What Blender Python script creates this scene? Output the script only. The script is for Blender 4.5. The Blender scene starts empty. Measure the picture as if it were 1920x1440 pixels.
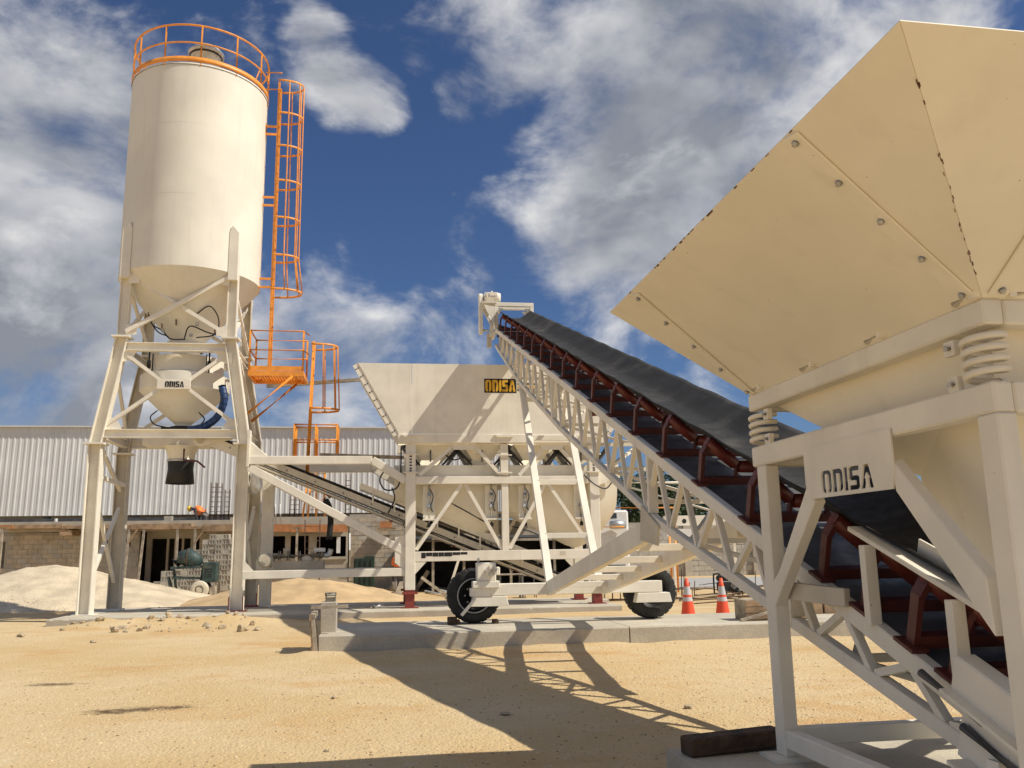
import bpy, bmesh, math, random
from mathutils import Vector, Matrix, noise as mnoise
random.seed(7)
R = math.radians
V = Vector
# ------------------------------------------------------------------ camera
scene = bpy.context.scene
F_PX, PITCH, ROLL, YAW, EYE = 1630.0, R(11.0), 0.0165, R(-8.2), 1.5
_fw = V((-math.sin(YAW)*math.cos(PITCH), math.cos(YAW)*math.cos(PITCH), math.sin(PITCH)))
_rt0 = V((math.cos(YAW), math.sin(YAW), 0)); _up0 = _rt0.cross(_fw)
_rt = _rt0*math.cos(ROLL) - _up0*math.sin(ROLL); _up = _rt0*math.sin(ROLL) + _up0*math.cos(ROLL)
CAM = V((0, 0, EYE))
cam_d = bpy.data.cameras.new('camera'); cam = bpy.data.objects.new('camera', cam_d)
scene.collection.objects.link(cam)
cam.matrix_world = Matrix(((_rt.x, _up.x, -_fw.x, 0), (_rt.y, _up.y, -_fw.y, 0), (_rt.z, _up.z, -_fw.z, EYE), (0, 0, 0, 1)))
cam_d.sensor_width = 36; cam_d.lens = 36*F_PX/1920; cam_d.clip_end = 3000; cam_d.clip_start = .05
scene.camera = cam
def ray(px, py): return _rt*((px-960)/F_PX) + _up*((720-py)/F_PX) + _fw
def G(px, py, z=0.):
    d = ray(px, py); return CAM + d*((z-EYE)/d.z)
def at(px, py, Y):
    d = ray(px, py); return CAM + d*(Y/d.y)
# ------------------------------------------------------------------ light
SUN = V((.80, -.33, 1.0)).normalized()
elev = math.asin(SUN.z); azi = math.atan2(SUN.x, SUN.y)
world = bpy.data.worlds.new('World'); scene.world = world; world.use_nodes = True
wn = world.node_tree.nodes; wl = world.node_tree.links; wn.clear()
def nd(t, **k):
    n = wn.new(t)
    for a, b in k.items(): setattr(n, a, b)
    return n
def wmath(op, a, b=None, c=None, clamp=False):
    n = nd('ShaderNodeMath', operation=op, use_clamp=clamp)
    for i, q in enumerate((a, b, c)):
        if q is None: continue
        if isinstance(q, (int, float)): n.inputs[i].default_value = q
        else: wl.new(q, n.inputs[i])
    return n.outputs[0]
sky = nd('ShaderNodeTexSky', sky_type='NISHITA'); sky.sun_disc = False
sky.sun_elevation = elev; sky.sun_rotation = azi; sky.air_density = 1.0; sky.dust_density = .4; sky.ozone_density = 2.2
SKY_STRENGTH = .086
tc = nd('ShaderNodeTexCoord'); DIR = tc.outputs['Generated']
blobs = [(-60,330,.32,.50),(50,140,.14,.40),(130,420,.24,.40),(40,640,.30,.46),(200,740,.28,.36),(645,150,.085,.34),
         (1040,190,.12,.26),(925,205,.08,.22),(1330,110,.23,.40),(1260,330,.24,.44),(1160,450,.19,.36),(1470,40,.26,.32),
         (910,470,.09,.12),(830,560,.07,.24),(770,640,.12,.30),(670,690,.12,.18),(1330,720,.09,.26),(900,20,.1,.14),(1060,40,.12,.18),(470,700,.22,.3),(620,760,.22,.32)]
wno = nd('ShaderNodeTexNoise'); wl.new(DIR, wno.inputs['Vector']); wno.inputs['Scale'].default_value = 5.5; wno.inputs['Detail'].default_value = 4
wsub = nd('ShaderNodeVectorMath', operation='SUBTRACT'); wl.new(wno.outputs['Color'], wsub.inputs[0]); wsub.inputs[1].default_value = (.5, .5, .5)
wsc = nd('ShaderNodeVectorMath', operation='SCALE'); wl.new(wsub.outputs[0], wsc.inputs[0]); wsc.inputs['Scale'].default_value = .2
wad = nd('ShaderNodeVectorMath', operation='ADD'); wl.new(DIR, wad.inputs[0]); wl.new(wsc.outputs[0], wad.inputs[1])
wnm = nd('ShaderNodeVectorMath', operation='NORMALIZE'); wl.new(wad.outputs[0], wnm.inputs[0]); WDIR = wnm.outputs[0]
acc = None
for px, py, rad, amp in blobs:
    d = ray(px, py).normalized()
    dp = nd('ShaderNodeVectorMath', operation='DOT_PRODUCT'); wl.new(WDIR, dp.inputs[0]); dp.inputs[1].default_value = d
    mr = nd('ShaderNodeMapRange', interpolation_type='SMOOTHSTEP'); wl.new(dp.outputs['Value'], mr.inputs['Value'])
    mr.inputs['From Min'].default_value = math.cos(rad); mr.inputs['From Max'].default_value = 1.0
    mr.inputs['To Max'].default_value = amp
    acc = mr.outputs[0] if acc is None else wmath('MAXIMUM', acc, mr.outputs[0])
# outside the picture the same kind of cloud goes on
fwd = nd('ShaderNodeVectorMath', operation='DOT_PRODUCT'); wl.new(DIR, fwd.inputs[0]); fwd.inputs[1].default_value = _fw.normalized()
outside = nd('ShaderNodeMapRange', interpolation_type='SMOOTHSTEP'); wl.new(fwd.outputs['Value'], outside.inputs['Value'])
outside.inputs['From Min'].default_value = .74; outside.inputs['From Max'].default_value = .62; outside.inputs['To Max'].default_value = .22
acc = wmath('MAXIMUM', acc, outside.outputs[0])
def cnoise(scale, detail, rough, off=(0, 0, 0), dist=0.):
    mp = nd('ShaderNodeMapping'); wl.new(DIR, mp.inputs['Vector']); mp.inputs['Location'].default_value = off
    mp.inputs['Scale'].default_value = (1, 1, 1.5)
    n = nd('ShaderNodeTexNoise'); wl.new(mp.outputs[0], n.inputs['Vector'])
    n.inputs['Scale'].default_value = scale; n.inputs['Detail'].default_value = detail; n.inputs['Roughness'].default_value = rough; n.inputs['Distortion'].default_value = dist
    return n.outputs['Fac']
n1 = cnoise(5.2, 10, .58, (3.1, 1.7, .4), .35)
n2 = cnoise(5.2, 4, .5, (3.1+.045, 1.7-.018, .4+.075), .35)
fine = cnoise(22, 8, .62, (1, 2, 3), .4)
nn = wmath('MULTIPLY_ADD', wmath('SUBTRACT', n1, .5), 1.25, .5)
nn = wmath('ADD', nn, wmath('MULTIPLY', wmath('SUBTRACT', fine, .5), .20))
dens = wmath('SUBTRACT', wmath('ADD', nn, acc), .64)
cover = nd('ShaderNodeMapRange', interpolation_type='SMOOTHSTEP'); wl.new(dens, cover.inputs['Value'])
cover.inputs['From Min'].default_value = -.03; cover.inputs['From Max'].default_value = .33; cover.inputs['To Max'].default_value = .97
# brightness: edges towards the sun white, thick parts grey
lit = wmath('MULTIPLY_ADD', wmath('SUBTRACT', nn, n2), 2.2, .63)
thick = nd('ShaderNodeMapRange'); wl.new(dens, thick.inputs['Value'])
thick.inputs['From Min'].default_value = .10; thick.inputs['From Max'].default_value = .38; thick.inputs['To Min'].default_value = 0; thick.inputs['To Max'].default_value = .5
lit = wmath('SUBTRACT', lit, thick.outputs[0], clamp=True)
ramp = nd('ShaderNodeValToRGB'); wl.new(lit, ramp.inputs[0])
e = ramp.color_ramp.elements; e[0].position = .12; e[0].color = (2.5, 2.7, 3.1, 1); e[1].position = .85; e[1].color = (7.6, 7.5, 7.4, 1)
mid = e.new(.45); mid.color = (4.6, 4.7, 5.0, 1)
tint = nd('ShaderNodeMix', data_type='RGBA', blend_type='MULTIPLY'); tint.inputs[0].default_value = 1
wl.new(sky.outputs[0], tint.inputs[6]); tint.inputs[7].default_value = (.41, .505, .68, 1)
mixc = nd('ShaderNodeMix', data_type='RGBA'); wl.new(cover.outputs[0], mixc.inputs[0]); wl.new(tint.outputs[2], mixc.inputs[6]); wl.new(ramp.outputs[0], mixc.inputs[7])
bg = nd('ShaderNodeBackground'); wl.new(mixc.outputs[2], bg.inputs[0]); bg.inputs[1].default_value = SKY_STRENGTH
wo = nd('ShaderNodeOutputWorld'); wl.new(bg.outputs[0], wo.inputs[0])
sun_d = bpy.data.lights.new('sun', 'SUN'); sun_d.energy = 3.8; sun_d.angle = R(.53); sun_d.color = (1, .93, .80)
sun = bpy.data.objects.new('sun', sun_d); scene.collection.objects.link(sun)
sun.rotation_euler = (-SUN).to_track_quat('-Z', 'Y').to_euler(); sun.location = (20, -10, 30)
vs = scene.view_settings; vs.view_transform = 'Standard'; vs.look = 'None'; vs.exposure = 0.32; vs.gamma = 1; vs.use_curve_mapping = False

# ------------------------------------------------------------------ materials
def mat(name, col, rough=.6, metal=0., var=.12, vscale=3., fine=0., fscale=60., bump=0., bscale=40., rust=0., streak=0., spec=.5, col2=None, dirt=None):
    m = bpy.data.materials.new(name); m.use_nodes = True
    nt = m.node_tree; N = nt.nodes; L = nt.links; b = N['Principled BSDF']
    b.inputs['Roughness'].default_value = rough; b.inputs['Metallic'].default_value = metal
    b.inputs['Specular IOR Level'].default_value = spec
    g = N.new('ShaderNodeNewGeometry'); pos = g.outputs['Position']
    def noise(scale, det=4, r=.55, sc=None):
        n = N.new('ShaderNodeTexNoise'); n.inputs['Scale'].default_value = scale; n.inputs['Detail'].default_value = det; n.inputs['Roughness'].default_value = r
        if sc:
            mp = N.new('ShaderNodeMapping'); mp.inputs['Scale'].default_value = sc; L.new(pos, mp.inputs[0]); L.new(mp.outputs[0], n.inputs['Vector'])
        else: L.new(pos, n.inputs['Vector'])
        return n.outputs['Fac']
    def mix(fac, a, c, mode='MIX'):
        x = N.new('ShaderNodeMix'); x.data_type = 'RGBA'; x.blend_type = mode
        for i, q in ((0, fac), (6, a), (7, c)):
            if hasattr(q, 'links') or isinstance(q, bpy.types.NodeSocket): L.new(q, x.inputs[i])
            elif isinstance(q, (int, float)): x.inputs[i].default_value = q
            else: x.inputs[i].default_value = (*q[:3], 1)
        return x.outputs[2]
    def rng(f, a, c, lo=0., hi=1.):
        x = N.new('ShaderNodeMapRange'); x.interpolation_type = 'SMOOTHSTEP'; L.new(f, x.inputs[0])
        x.inputs[1].default_value = a; x.inputs[2].default_value = c; x.inputs[3].default_value = lo; x.inputs[4].default_value = hi
        return x.outputs[0]
    lo = [c*(1-var*1.6) for c in col]; hi = [min(1, c*(1+var*.7)) for c in col]
    c = mix(rng(noise(vscale), .3, .7), lo, col2 or hi)
    if fine: c = mix(rng(noise(fscale, 3), .35, .68, 0, fine), c, [q*.45 for q in col])
    if streak: c = mix(rng(noise(5, 4, .6, (1, 1, .06)), .52, .8, 0, streak), c, [col[0]*.55, col[1]*.5, col[2]*.42])
    if dirt: c = mix(rng(noise(1.1, 6, .65), .5, .72, 0, .55), c, dirt)
    if rust: c = mix(rng(noise(38, 5, .6), .735-rust*.1, .76-rust*.1), c, (.17, .075, .035))
    L.new(c, b.inputs['Base Color'])
    rr = rng(noise(vscale*3), .3, .7, max(0, rough-.08), min(1, rough+.1)); L.new(rr, b.inputs['Roughness'])
    if bump:
        bp = N.new('ShaderNodeBump'); bp.inputs['Strength'].default_value = bump; bp.inputs['Distance'].default_value = .02
        L.new(noise(bscale, 5, .6), bp.inputs['Height']); L.new(bp.outputs[0], b.inputs['Normal'])
    return m
PAINT = mat('white_paint', (.84, .785, .665), .55, var=.06, vscale=1.6, streak=.22, rust=.1, bump=.06, bscale=25)
PAINT2 = mat('cream_hopper_paint', (.86, .795, .65), .6, var=.04, vscale=1.2, streak=.16, rust=.13, bump=.12, bscale=4)
SHELL = mat('silo_paint', (.78, .74, .635), .62, var=.05, vscale=.7, streak=.2, bump=.03, bscale=3)
GREYP = mat('dull_cream_and_leg_shade', (.62, .56, .44), .55, var=.07, streak=.25, rust=.15)  # dull cream for small fittings; on the silo rear legs it paints in shade
ORANGE = mat('orange_paint', (.86, .33, .045), .45, var=.1, vscale=5, rust=.25)
REDOX = mat('red_oxide_paint', (.12, .027, .021), .5, var=.15, vscale=6, fine=.3)
REDFOOT = mat('red_primer', (.27, .05, .035), .55, var=.12, vscale=6)
REDROLL = mat('red_roller_paint', (.19, .038, .027), .38, var=.12, vscale=8)
BELT = mat('belt_rubber', (.019, .0185, .019), .85, var=.2, vscale=4, dirt=(.11, .1, .085), bump=.15, bscale=80)
RUBBER = mat('tyre_rubber', (.022, .021, .02), .75, var=.2, dirt=(.07, .06, .045), bump=.2, bscale=60)
BLACK = mat('black_plastic', (.015, .015, .016), .5, var=.15)
LETTER = mat('black_lettering', (.012, .012, .012), .55, var=.1)
YELLOW = mat('yellow_lettering', (.75, .42, .03), .5, var=.06)
GALV = mat('galvanised_steel', (.56, .57, .57), .38, metal=.75, var=.12, vscale=7)
ROOFM = mat('roof_sheet', (.66, .655, .635), .5, metal=.12, var=.05, vscale=.8, streak=.15)
BOLT = mat('bolt_zinc', (.55, .52, .46), .5, metal=.25, var=.2, vscale=20)
DECK = mat('deck_plate', (.16, .165, .17), .45, metal=.3, var=.2, vscale=3, dirt=(.28, .25, .2))
CONC = mat('concrete', (.49, .44, .355), .85, var=.12, vscale=1.4, fine=.25, fscale=35, bump=.25, bscale=30, streak=.12)
CONC2 = mat('concrete_pad_top', (.56, .51, .41), .88, var=.12, vscale=1.0, fine=.25, fscale=40, bump=.2, bscale=45, dirt=(.52, .38, .2))
BLOCKM = mat('concrete_block', (.50, .46, .385), .9, var=.13, vscale=2.2, fine=.3, fscale=30, bump=.3, bscale=40)
BLOCKT = mat('tan_block', (.52, .44, .33), .9, var=.13, vscale=1.8, fine=.2, fscale=25, bump=.25, bscale=40)
MORTAR = mat('mortar', (.40, .36, .30), .95, var=.1, bump=.2)
WOOD = mat('formwork_wood', (.36, .24, .14), .8, var=.25, vscale=4, bump=.2, bscale=30, streak=.3)
WOODO = mat('orange_formwork_wood', (.50, .21, .08), .7, var=.18, vscale=3, bump=.15)
TIMBER = mat('dark_timber', (.085, .05, .028), .85, var=.35, vscale=7, fine=.5, bump=.5, bscale=25)
OLDWOOD = mat('weathered_wood', (.40, .34, .26), .85, var=.25, vscale=5, bump=.3)
SANDM = mat('sand_pile', (.62, .44, .24), .95, var=.14, vscale=1.5, fine=.35, fscale=45, bump=.5, bscale=30)
GRAVM = mat('white_gravel', (.70, .585, .415), .95, var=.15, vscale=1.2, fine=.4, fscale=26, bump=.8, bscale=26)
REBAR = mat('rusty_rebar', (.10, .055, .035), .8, var=.25, vscale=9)
GREEN = mat('mixer_green', (.035, .065, .06), .6, var=.25, vscale=5, rust=.3, dirt=(.3, .26, .19))
DKGREEN = mat('dark_green_paint', (.018, .04, .028), .55, var=.2)
BLUE = mat('blue_hose', (.02, .06, .18), .45, var=.15)
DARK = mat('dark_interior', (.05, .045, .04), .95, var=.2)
HIVIS = mat('hi_vis_orange', (.95, .22, .03), .7, var=.08)
CONEM = mat('cone_orange', (.85, .10, .035), .5, var=.08)
REFL = mat('reflective_grey', (.58, .58, .58), .4, var=.08)
HELMET = mat('helmet_yellow', (.8, .55, .03), .35, var=.05)
SKIN = mat('skin', (.28, .15, .09), .55, var=.08)
CLOTH = mat('grey_trousers', (.27, .24, .2), .9, var=.2, vscale=8)
SHIRT = mat('dark_shirt', (.06, .055, .07), .9, var=.2)
GLASS = mat('dark_glass', (.03, .035, .04), .08, var=.1, spec=.8)
PVC = mat('white_pvc', (.74, .74, .72), .35, var=.05)
ROCKM = mat('limestone_rock', (.55, .44, .29), .95, var=.2, vscale=8, fine=.4, bump=.5)
BARK = mat('bark', (.14, .10, .07), .9, var=.3, vscale=6, bump=.5)
def leaf_mat(name, c):
    m = mat(name, c, .6, var=.35, vscale=1.3)
    m.node_tree.nodes['Principled BSDF'].inputs['Transmission Weight'].default_value = 0
    return m
LEAF1 = leaf_mat('leaf_dark', (.045, .075, .022)); LEAF2 = leaf_mat('leaf_mid', (.07, .105, .03))
# the yard
def ground_mat():
    m = bpy.data.materials.new('limestone_yard'); m.use_nodes = True
    nt = m.node_tree; N = nt.nodes; L = nt.links; b = N['Principled BSDF']
    pos = N.new('ShaderNodeNewGeometry').outputs['Position']
    def noise(s, d=5, r=.6, sc=None):
        n = N.new('ShaderNodeTexNoise'); n.inputs['Scale'].default_value = s; n.inputs['Detail'].default_value = d; n.inputs['Roughness'].default_value = r
        if sc:
            mp = N.new('ShaderNodeMapping'); mp.inputs['Scale'].default_value = sc; L.new(pos, mp.inputs[0]); L.new(mp.outputs[0], n.inputs['Vector'])
        else: L.new(pos, n.inputs['Vector'])
        return n.outputs['Fac']
    def rng(f, a, c, lo=0., hi=1.):
        x = N.new('ShaderNodeMapRange'); x.interpolation_type = 'SMOOTHSTEP'; L.new(f, x.inputs[0])
        for i, q in enumerate((a, c, lo, hi)): x.inputs[i+1].default_value = q
        return x.outputs[0]
    def mix(f, a, c, mode='MIX'):
        x = N.new('ShaderNodeMix'); x.data_type = 'RGBA'; x.blend_type = mode
        for i, q in ((0, f), (6, a), (7, c)):
            if isinstance(q, bpy.types.NodeSocket): L.new(q, x.inputs[i])
            elif isinstance(q, (int, float)): x.inputs[i].default_value = q
            else: x.inputs[i].default_value = (*q, 1)
        return x.outputs[2]
    c = mix(rng(noise(.32, 6), .36, .64), (.575, .415, .21), (.64, .50, .30))
    c = mix(rng(noise(.42, 7, .66, (.8, 1.0, 1)), .50, .66, 0, .85), c, (.55, .345, .15))
    c = mix(rng(noise(1.3, 7, .7), .56, .74, 0, .45), c, (.46, .31, .15))
    c = mix(rng(noise(2.3, 6, .65), .55, .75, 0, .6), c, (.68, .56, .37))
    c = mix(rng(noise(14, 4, .7), .52, .72, 0, .5), c, (.47, .32, .16))
    vor = N.new('ShaderNodeTexVoronoi'); vor.inputs['Scale'].default_value = 34; L.new(pos, vor.inputs['Vector'])
    c = mix(rng(vor.outputs['Distance'], .34, .10, 0, .5), c, mix(vor.outputs['Color'], (.74, .62, .43), (.42, .28, .14)))
    vor2 = N.new('ShaderNodeTexVoronoi'); vor2.inputs['Scale'].default_value = 95; L.new(pos, vor2.inputs['Vector'])
    c = mix(rng(vor2.outputs['Distance'], .34, .1, 0, .4), c, (.63, .5, .32))
    # oil stains with a shape of their own
    for (px, py, rx, ry) in ((100, 1283, .55, .16), (262, 1330, .75, .2), (330, 1326, .3, .1), (200, 1336, .35, .12)):
        p = G(px, py)
        mp = N.new('ShaderNodeMapping'); mp.inputs['Location'].default_value = (-p.x/rx, -p.y/ry/1.6, 0); mp.inputs['Scale'].default_value = (1/rx, 1/(ry*1.6), 0); L.new(pos, mp.inputs[0])
        ln = N.new('ShaderNodeVectorMath'); ln.operation = 'LENGTH'; L.new(mp.outputs[0], ln.inputs[0])
        ad = N.new('ShaderNodeMath'); ad.operation = 'MULTIPLY_ADD'; L.new(noise(6, 8, .8), ad.inputs[0]); ad.inputs[1].default_value = 2.6; L.new(ln.outputs['Value'], ad.inputs[2])
        c = mix(rng(ad.outputs[0], 2.15, 1.35, 0, .85), c, (.10, .065, .035))
    L.new(c, b.inputs['Base Color']); b.inputs['Roughness'].default_value = .95; b.inputs['Specular IOR Level'].default_value = .2
    h = N.new('ShaderNodeMath'); h.operation = 'MULTIPLY_ADD'; L.new(vor.outputs['Distance'], h.inputs[0]); h.inputs[1].default_value = -.5; L.new(noise(11, 6, .7), h.inputs[2])
    bp = N.new('ShaderNodeBump'); bp.inputs['Strength'].default_value = .6; bp.inputs['Distance'].default_value = .035
    L.new(h.outputs[0], bp.inputs['Height']); L.new(bp.outputs[0], b.inputs['Normal'])
    return m
YARD = ground_mat()

# ------------------------------------------------------------------ builders
COL = scene.collection
WL = {}
def tag(o, label, cat, group=None):
    o['label'] = label; o['category'] = cat
    if group: o['group'] = group
    return o
def thing(name, label, cat, loc, group=None):
    o = bpy.data.objects.new(name, None); COL.objects.link(o); o.empty_display_size = .2
    o.location = loc; WL[o] = V(loc); return tag(o, label, cat, group)
def orth(d, ref=None):
    d = d.normalized(); up = V(ref) if ref is not None else V((0, 0, 1))
    if abs(d.dot(up.normalized())) > .98: up = V((0, 1, 0)) if abs(d.y) < .9 else V((1, 0, 0))
    s = d.cross(up).normalized(); u = s.cross(d).normalized(); return d, s, u
class MB:
    def __init__(s): s.v = []; s.f = []; s.sm = []
    def add(s, vs, fs, smooth=False):
        o = len(s.v); s.v += [V(q) for q in vs]; s.f += [tuple(i+o for i in f) for f in fs]; s.sm += [smooth]*len(fs); return s
    def box(s, a, b):
        x0, y0, z0 = a; x1, y1, z1 = b
        return s.add([(x0,y0,z0),(x1,y0,z0),(x1,y1,z0),(x0,y1,z0),(x0,y0,z1),(x1,y0,z1),(x1,y1,z1),(x0,y1,z1)],
                     [(3,2,1,0),(4,5,6,7),(0,1,5,4),(1,2,6,5),(2,3,7,6),(3,0,4,7)])
    def bar(s, p0, p1, w, h, ref=None, off=0., offs=0.):
        p0 = V(p0); p1 = V(p1); d, sd, u = orth(p1-p0, ref); a = sd*(w/2); b = u*(h/2); o = u*off + sd*offs
        vs = [p+o+x for p in (p0, p1) for x in (-a-b, a-b, a+b, -a+b)]
        return s.add(vs, [(0,1,2,3),(7,6,5,4),(4,5,1,0),(5,6,2,1),(6,7,3,2),(7,4,0,3)])
    def hbeam(s, p0, p1, w, h, t=.02, ref=None):     # flanges face along "up" of the frame
        s.bar(p0, p1, w, t, ref, off=h/2-t/2); s.bar(p0, p1, w, t, ref, off=-h/2+t/2); s.bar(p0, p1, t*.8, h-2*t-.002, ref); return s
    def tube(s, pts, r, n=8, cap=True, closed=False):
        pts = [V(p) for p in pts]; m = len(pts); o = len(s.v); prev = None
        rs = r if isinstance(r, (list, tuple)) else [r]*m
        for i, p in enumerate(pts):
            if closed: t = pts[(i+1) % m]-pts[i-1]
            else: t = pts[min(i+1, m-1)]-pts[max(i-1, 0)]
            t.normalize()
            if prev is None: d, a, b = orth(t)
            else:
                a = prev - t*prev.dot(t)
                a = a.normalized() if a.length > 1e-6 else orth(t)[1]
                b = t.cross(a)
            prev = a
            for k in range(n):
                an = 2*math.pi*k/n; s.v.append(p + (a*math.cos(an)+b*math.sin(an))*rs[i])
        for i in range(m if closed else m-1):
            for k in range(n):
                A = o+i*n; B = o+((i+1) % m)*n; k2 = (k+1) % n
                s.f.append((A+k, A+k2, B+k2, B+k)); s.sm.append(True)
        if cap and not closed:
            s.f.append(tuple(o+k for k in range(n))[::-1]); s.f.append(tuple(o+(m-1)*n+k for k in range(n))); s.sm += [False, False]
        return s
    def cyl(s, p0, p1, r, n=16): return s.tube([p0, p1], r, n)
    def lathe(s, prof, c, n=32, axis='Z', smooth=True, a0=0., a1=2*math.pi):
        c = V(c); o = len(s.v); full = abs(a1-a0-2*math.pi) < 1e-6; m = n if full else n+1
        for (r, z) in prof:
            for k in range(m):
                an = a0+(a1-a0)*k/n; x, y = r*math.cos(an), r*math.sin(an)
                s.v.append(c + (V((x, y, z)) if axis == 'Z' else V((x, z, y)) if axis == 'Y' else V((z, x, y))))
        for i in range(len(prof)-1):
            for k in range(n):
                k2 = (k+1) % m
                s.f.append((o+i*m+k, o+i*m+k2, o+(i+1)*m+k2, o+(i+1)*m+k)); s.sm.append(smooth)
        return s
    def prism(s, poly, vec):
        poly = [V(p) for p in poly]; vec = V(vec); n = len(poly); o = len(s.v)
        s.v += poly + [p+vec for p in poly]
        s.f += [tuple(o+i for i in range(n)), tuple(o+n+i for i in range(n))[::-1]] + [(o+i, o+n+i, o+n+(i+1) % n, o+(i+1) % n) for i in range(n)]
        s.sm += [False]*(n+2); return s
    def plate(s, poly, t):
        poly = [V(p) for p in poly]; nrm = V((0, 0, 0))
        for i in range(len(poly)): nrm += (poly[i]-poly[0]).cross(poly[(i+1) % len(poly)]-poly[0])
        return s.prism([p - nrm.normalized()*t/2 for p in poly], nrm.normalized()*t)
    def mesh(s, name, material, center=True):
        if center:
            lo = V([min(q[i] for q in s.v) for i in range(3)]); hi = V([max(q[i] for q in s.v) for i in range(3)]); c = (lo+hi)/2
        else: c = V((0, 0, 0))
        me = bpy.data.meshes.new(name); me.from_pydata([q-c for q in s.v], [], s.f)
        me.polygons.foreach_set('use_smooth', s.sm); me.materials.append(material)
        bm = bmesh.new(); bm.from_mesh(me); bmesh.ops.recalc_face_normals(bm, faces=bm.faces); bm.to_mesh(me); bm.free()
        me.update(); return me, c
    def build(s, name, material, parent=None, bevel=0., seg=1):
        me, c = s.mesh(name, material)
        o = put(name, me, c, parent)
        if bevel:
            b = o.modifiers.new('bevel', 'BEVEL'); b.width = bevel; b.segments = seg; b.limit_method = 'ANGLE'; b.angle_limit = R(40)
        return o
def put(name, me, c, parent=None, rot=None):
    o = bpy.data.objects.new(name, me); COL.objects.link(o)
    if parent: o.parent = parent; o.location = V(c) - WL[parent]
    else: o.location = c
    if rot: o.rotation_euler = rot
    WL[o] = V(c); return o
def one(name, material, parent, fn, bevel=0.):
    m = MB(); fn(m); return m.build(name, material, parent, bevel)
def bar(name, p0, p1, w, h, material, parent, ref=None, bevel=0.):
    return MB().bar(p0, p1, w, h, ref).build(name, material, parent, bevel)
def tubeo(name, pts, r, material, parent, n=8): return MB().tube(pts, r, n).build(name, material, parent)
def struct(o, kind='structure'): o['kind'] = kind; return o
def curve(pts, n=8):
    pts = [V(p) for p in pts]; out = []
    P = [pts[0]*2-pts[1]] + pts + [pts[-1]*2-pts[-2]]
    for i in range(1, len(P)-2):
        for k in range(n):
            t = k/n; a, b, c, d = P[i-1:i+3]
            out.append(.5*((2*b)+(c-a)*t+(2*a-5*b+4*c-d)*t*t+(3*b-a-3*c+d)*t**3))
    return out + [pts[-1]]
LET = {'O': (.62, [(0,.2),(.05,.06),(.14,0),(.26,0),(.26,.14),(.235,.2),(.235,.8),(.31,.86),(.385,.8),(.385,.2),(.36,.14),(.36,0),(.48,0),(.57,.06),(.62,.2),(.62,.8),(.57,.94),(.48,1),(.14,1),(.05,.94),(0,.8)]),
       'D': (.62, [(0,0),(.25,0),(.25,.8),(.36,.8),(.385,.74),(.385,.2),(.36,.14),(.36,0),(.46,0),(.57,.07),(.62,.2),(.62,.8),(.57,.93),(.46,1),(0,1)]),
       'I': (.22, [(0,0),(.22,0),(.22,1),(0,1)]),
       'S': (.6, [(0,0),(.5,0),(.6,.1),(.6,.52),(.5,.6),(.25,.6),(.25,.8),(.6,.8),(.6,1),(.1,1),(0,.9),(0,.5),(.1,.4),(.35,.4),(.35,.2),(0,.2)]),
       'A': (.66, [(0,0),(.22,0),(.27,.2),(.27,.42),(.21,.42),(.33,.66),(.45,.42),(.39,.42),(.39,.2),(.44,0),(.66,0),(.46,1),(.2,1)])}
def word(gap=.1):
    x = 0; out = []
    for ch in 'ODISA':
        w, poly = LET[ch]; out.append([(x+a, b) for a, b in poly]); x += w+gap
    return out, x-gap
def rot2(p, c, a): return (c[0]+(p[0]-c[0])*math.cos(a)-(p[1]-c[1])*math.sin(a), c[1]+(p[0]-c[0])*math.sin(a)+(p[1]-c[1])*math.cos(a))

# ------------------------------------------------------------------ ground
def gh(x, y):
    h = .016*mnoise.noise(V((x*.22, y*.22, 1.3))) + .014*mnoise.noise(V((x*1.1, y*1.1, 5.)))
    # spoil bank along the silo pad
    if -7.6 < x < -2 and 20 < y < 23: h += .17*max(0, 1-abs(y-21.9)/.9)*max(0, min(1, (x+7.6)/1.2))*max(0, min(1, (-2-x)/1.4))*(1+.7*mnoise.noise(V((x*2.3, y*2.3, 0))))
    if x > -1.3 and 13.7 < y < 14.8: h += (.03+.05*mnoise.noise(V((x*1.3, 3., 0)))+.02*mnoise.noise(V((x*5, 1., 0))))*max(0, 1-abs(y-14.4)/.6)
    return h
def axis(a, b, st, far):
    xs = []; q = a
    while q <= b+1e-6: xs.append(q); q += st
    lo = []; d = st*2; q = a-d
    while q > far[0]: lo.append(q); d *= 1.6; q -= d
    hi = []; d = st*2; q = xs[-1]+d
    while q < far[1]: hi.append(q); d *= 1.6; q += d
    return [far[0]]+lo[::-1]+xs+hi+[far[1]]
gx = axis(-14, 12, .25, (-900, 900)); gy = axis(2, 26, .2, (-300, 1500))
gv = [(x, y, gh(x, y) if (-15 < x < 13 and 1 < y < 27) else 0.) for y in gy for x in gx]
nx = len(gx); gf = [(j*nx+i, j*nx+i+1, (j+1)*nx+i+1, (j+1)*nx+i) for j in range(len(gy)-1) for i in range(nx-1)]
me = bpy.data.meshes.new('ground'); me.from_pydata(gv, [], gf); me.polygons.foreach_set('use_smooth', [True]*len(gf)); me.materials.append(YARD)
ground = put('ground', me, (0, 0, 0)); struct(ground)
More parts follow.
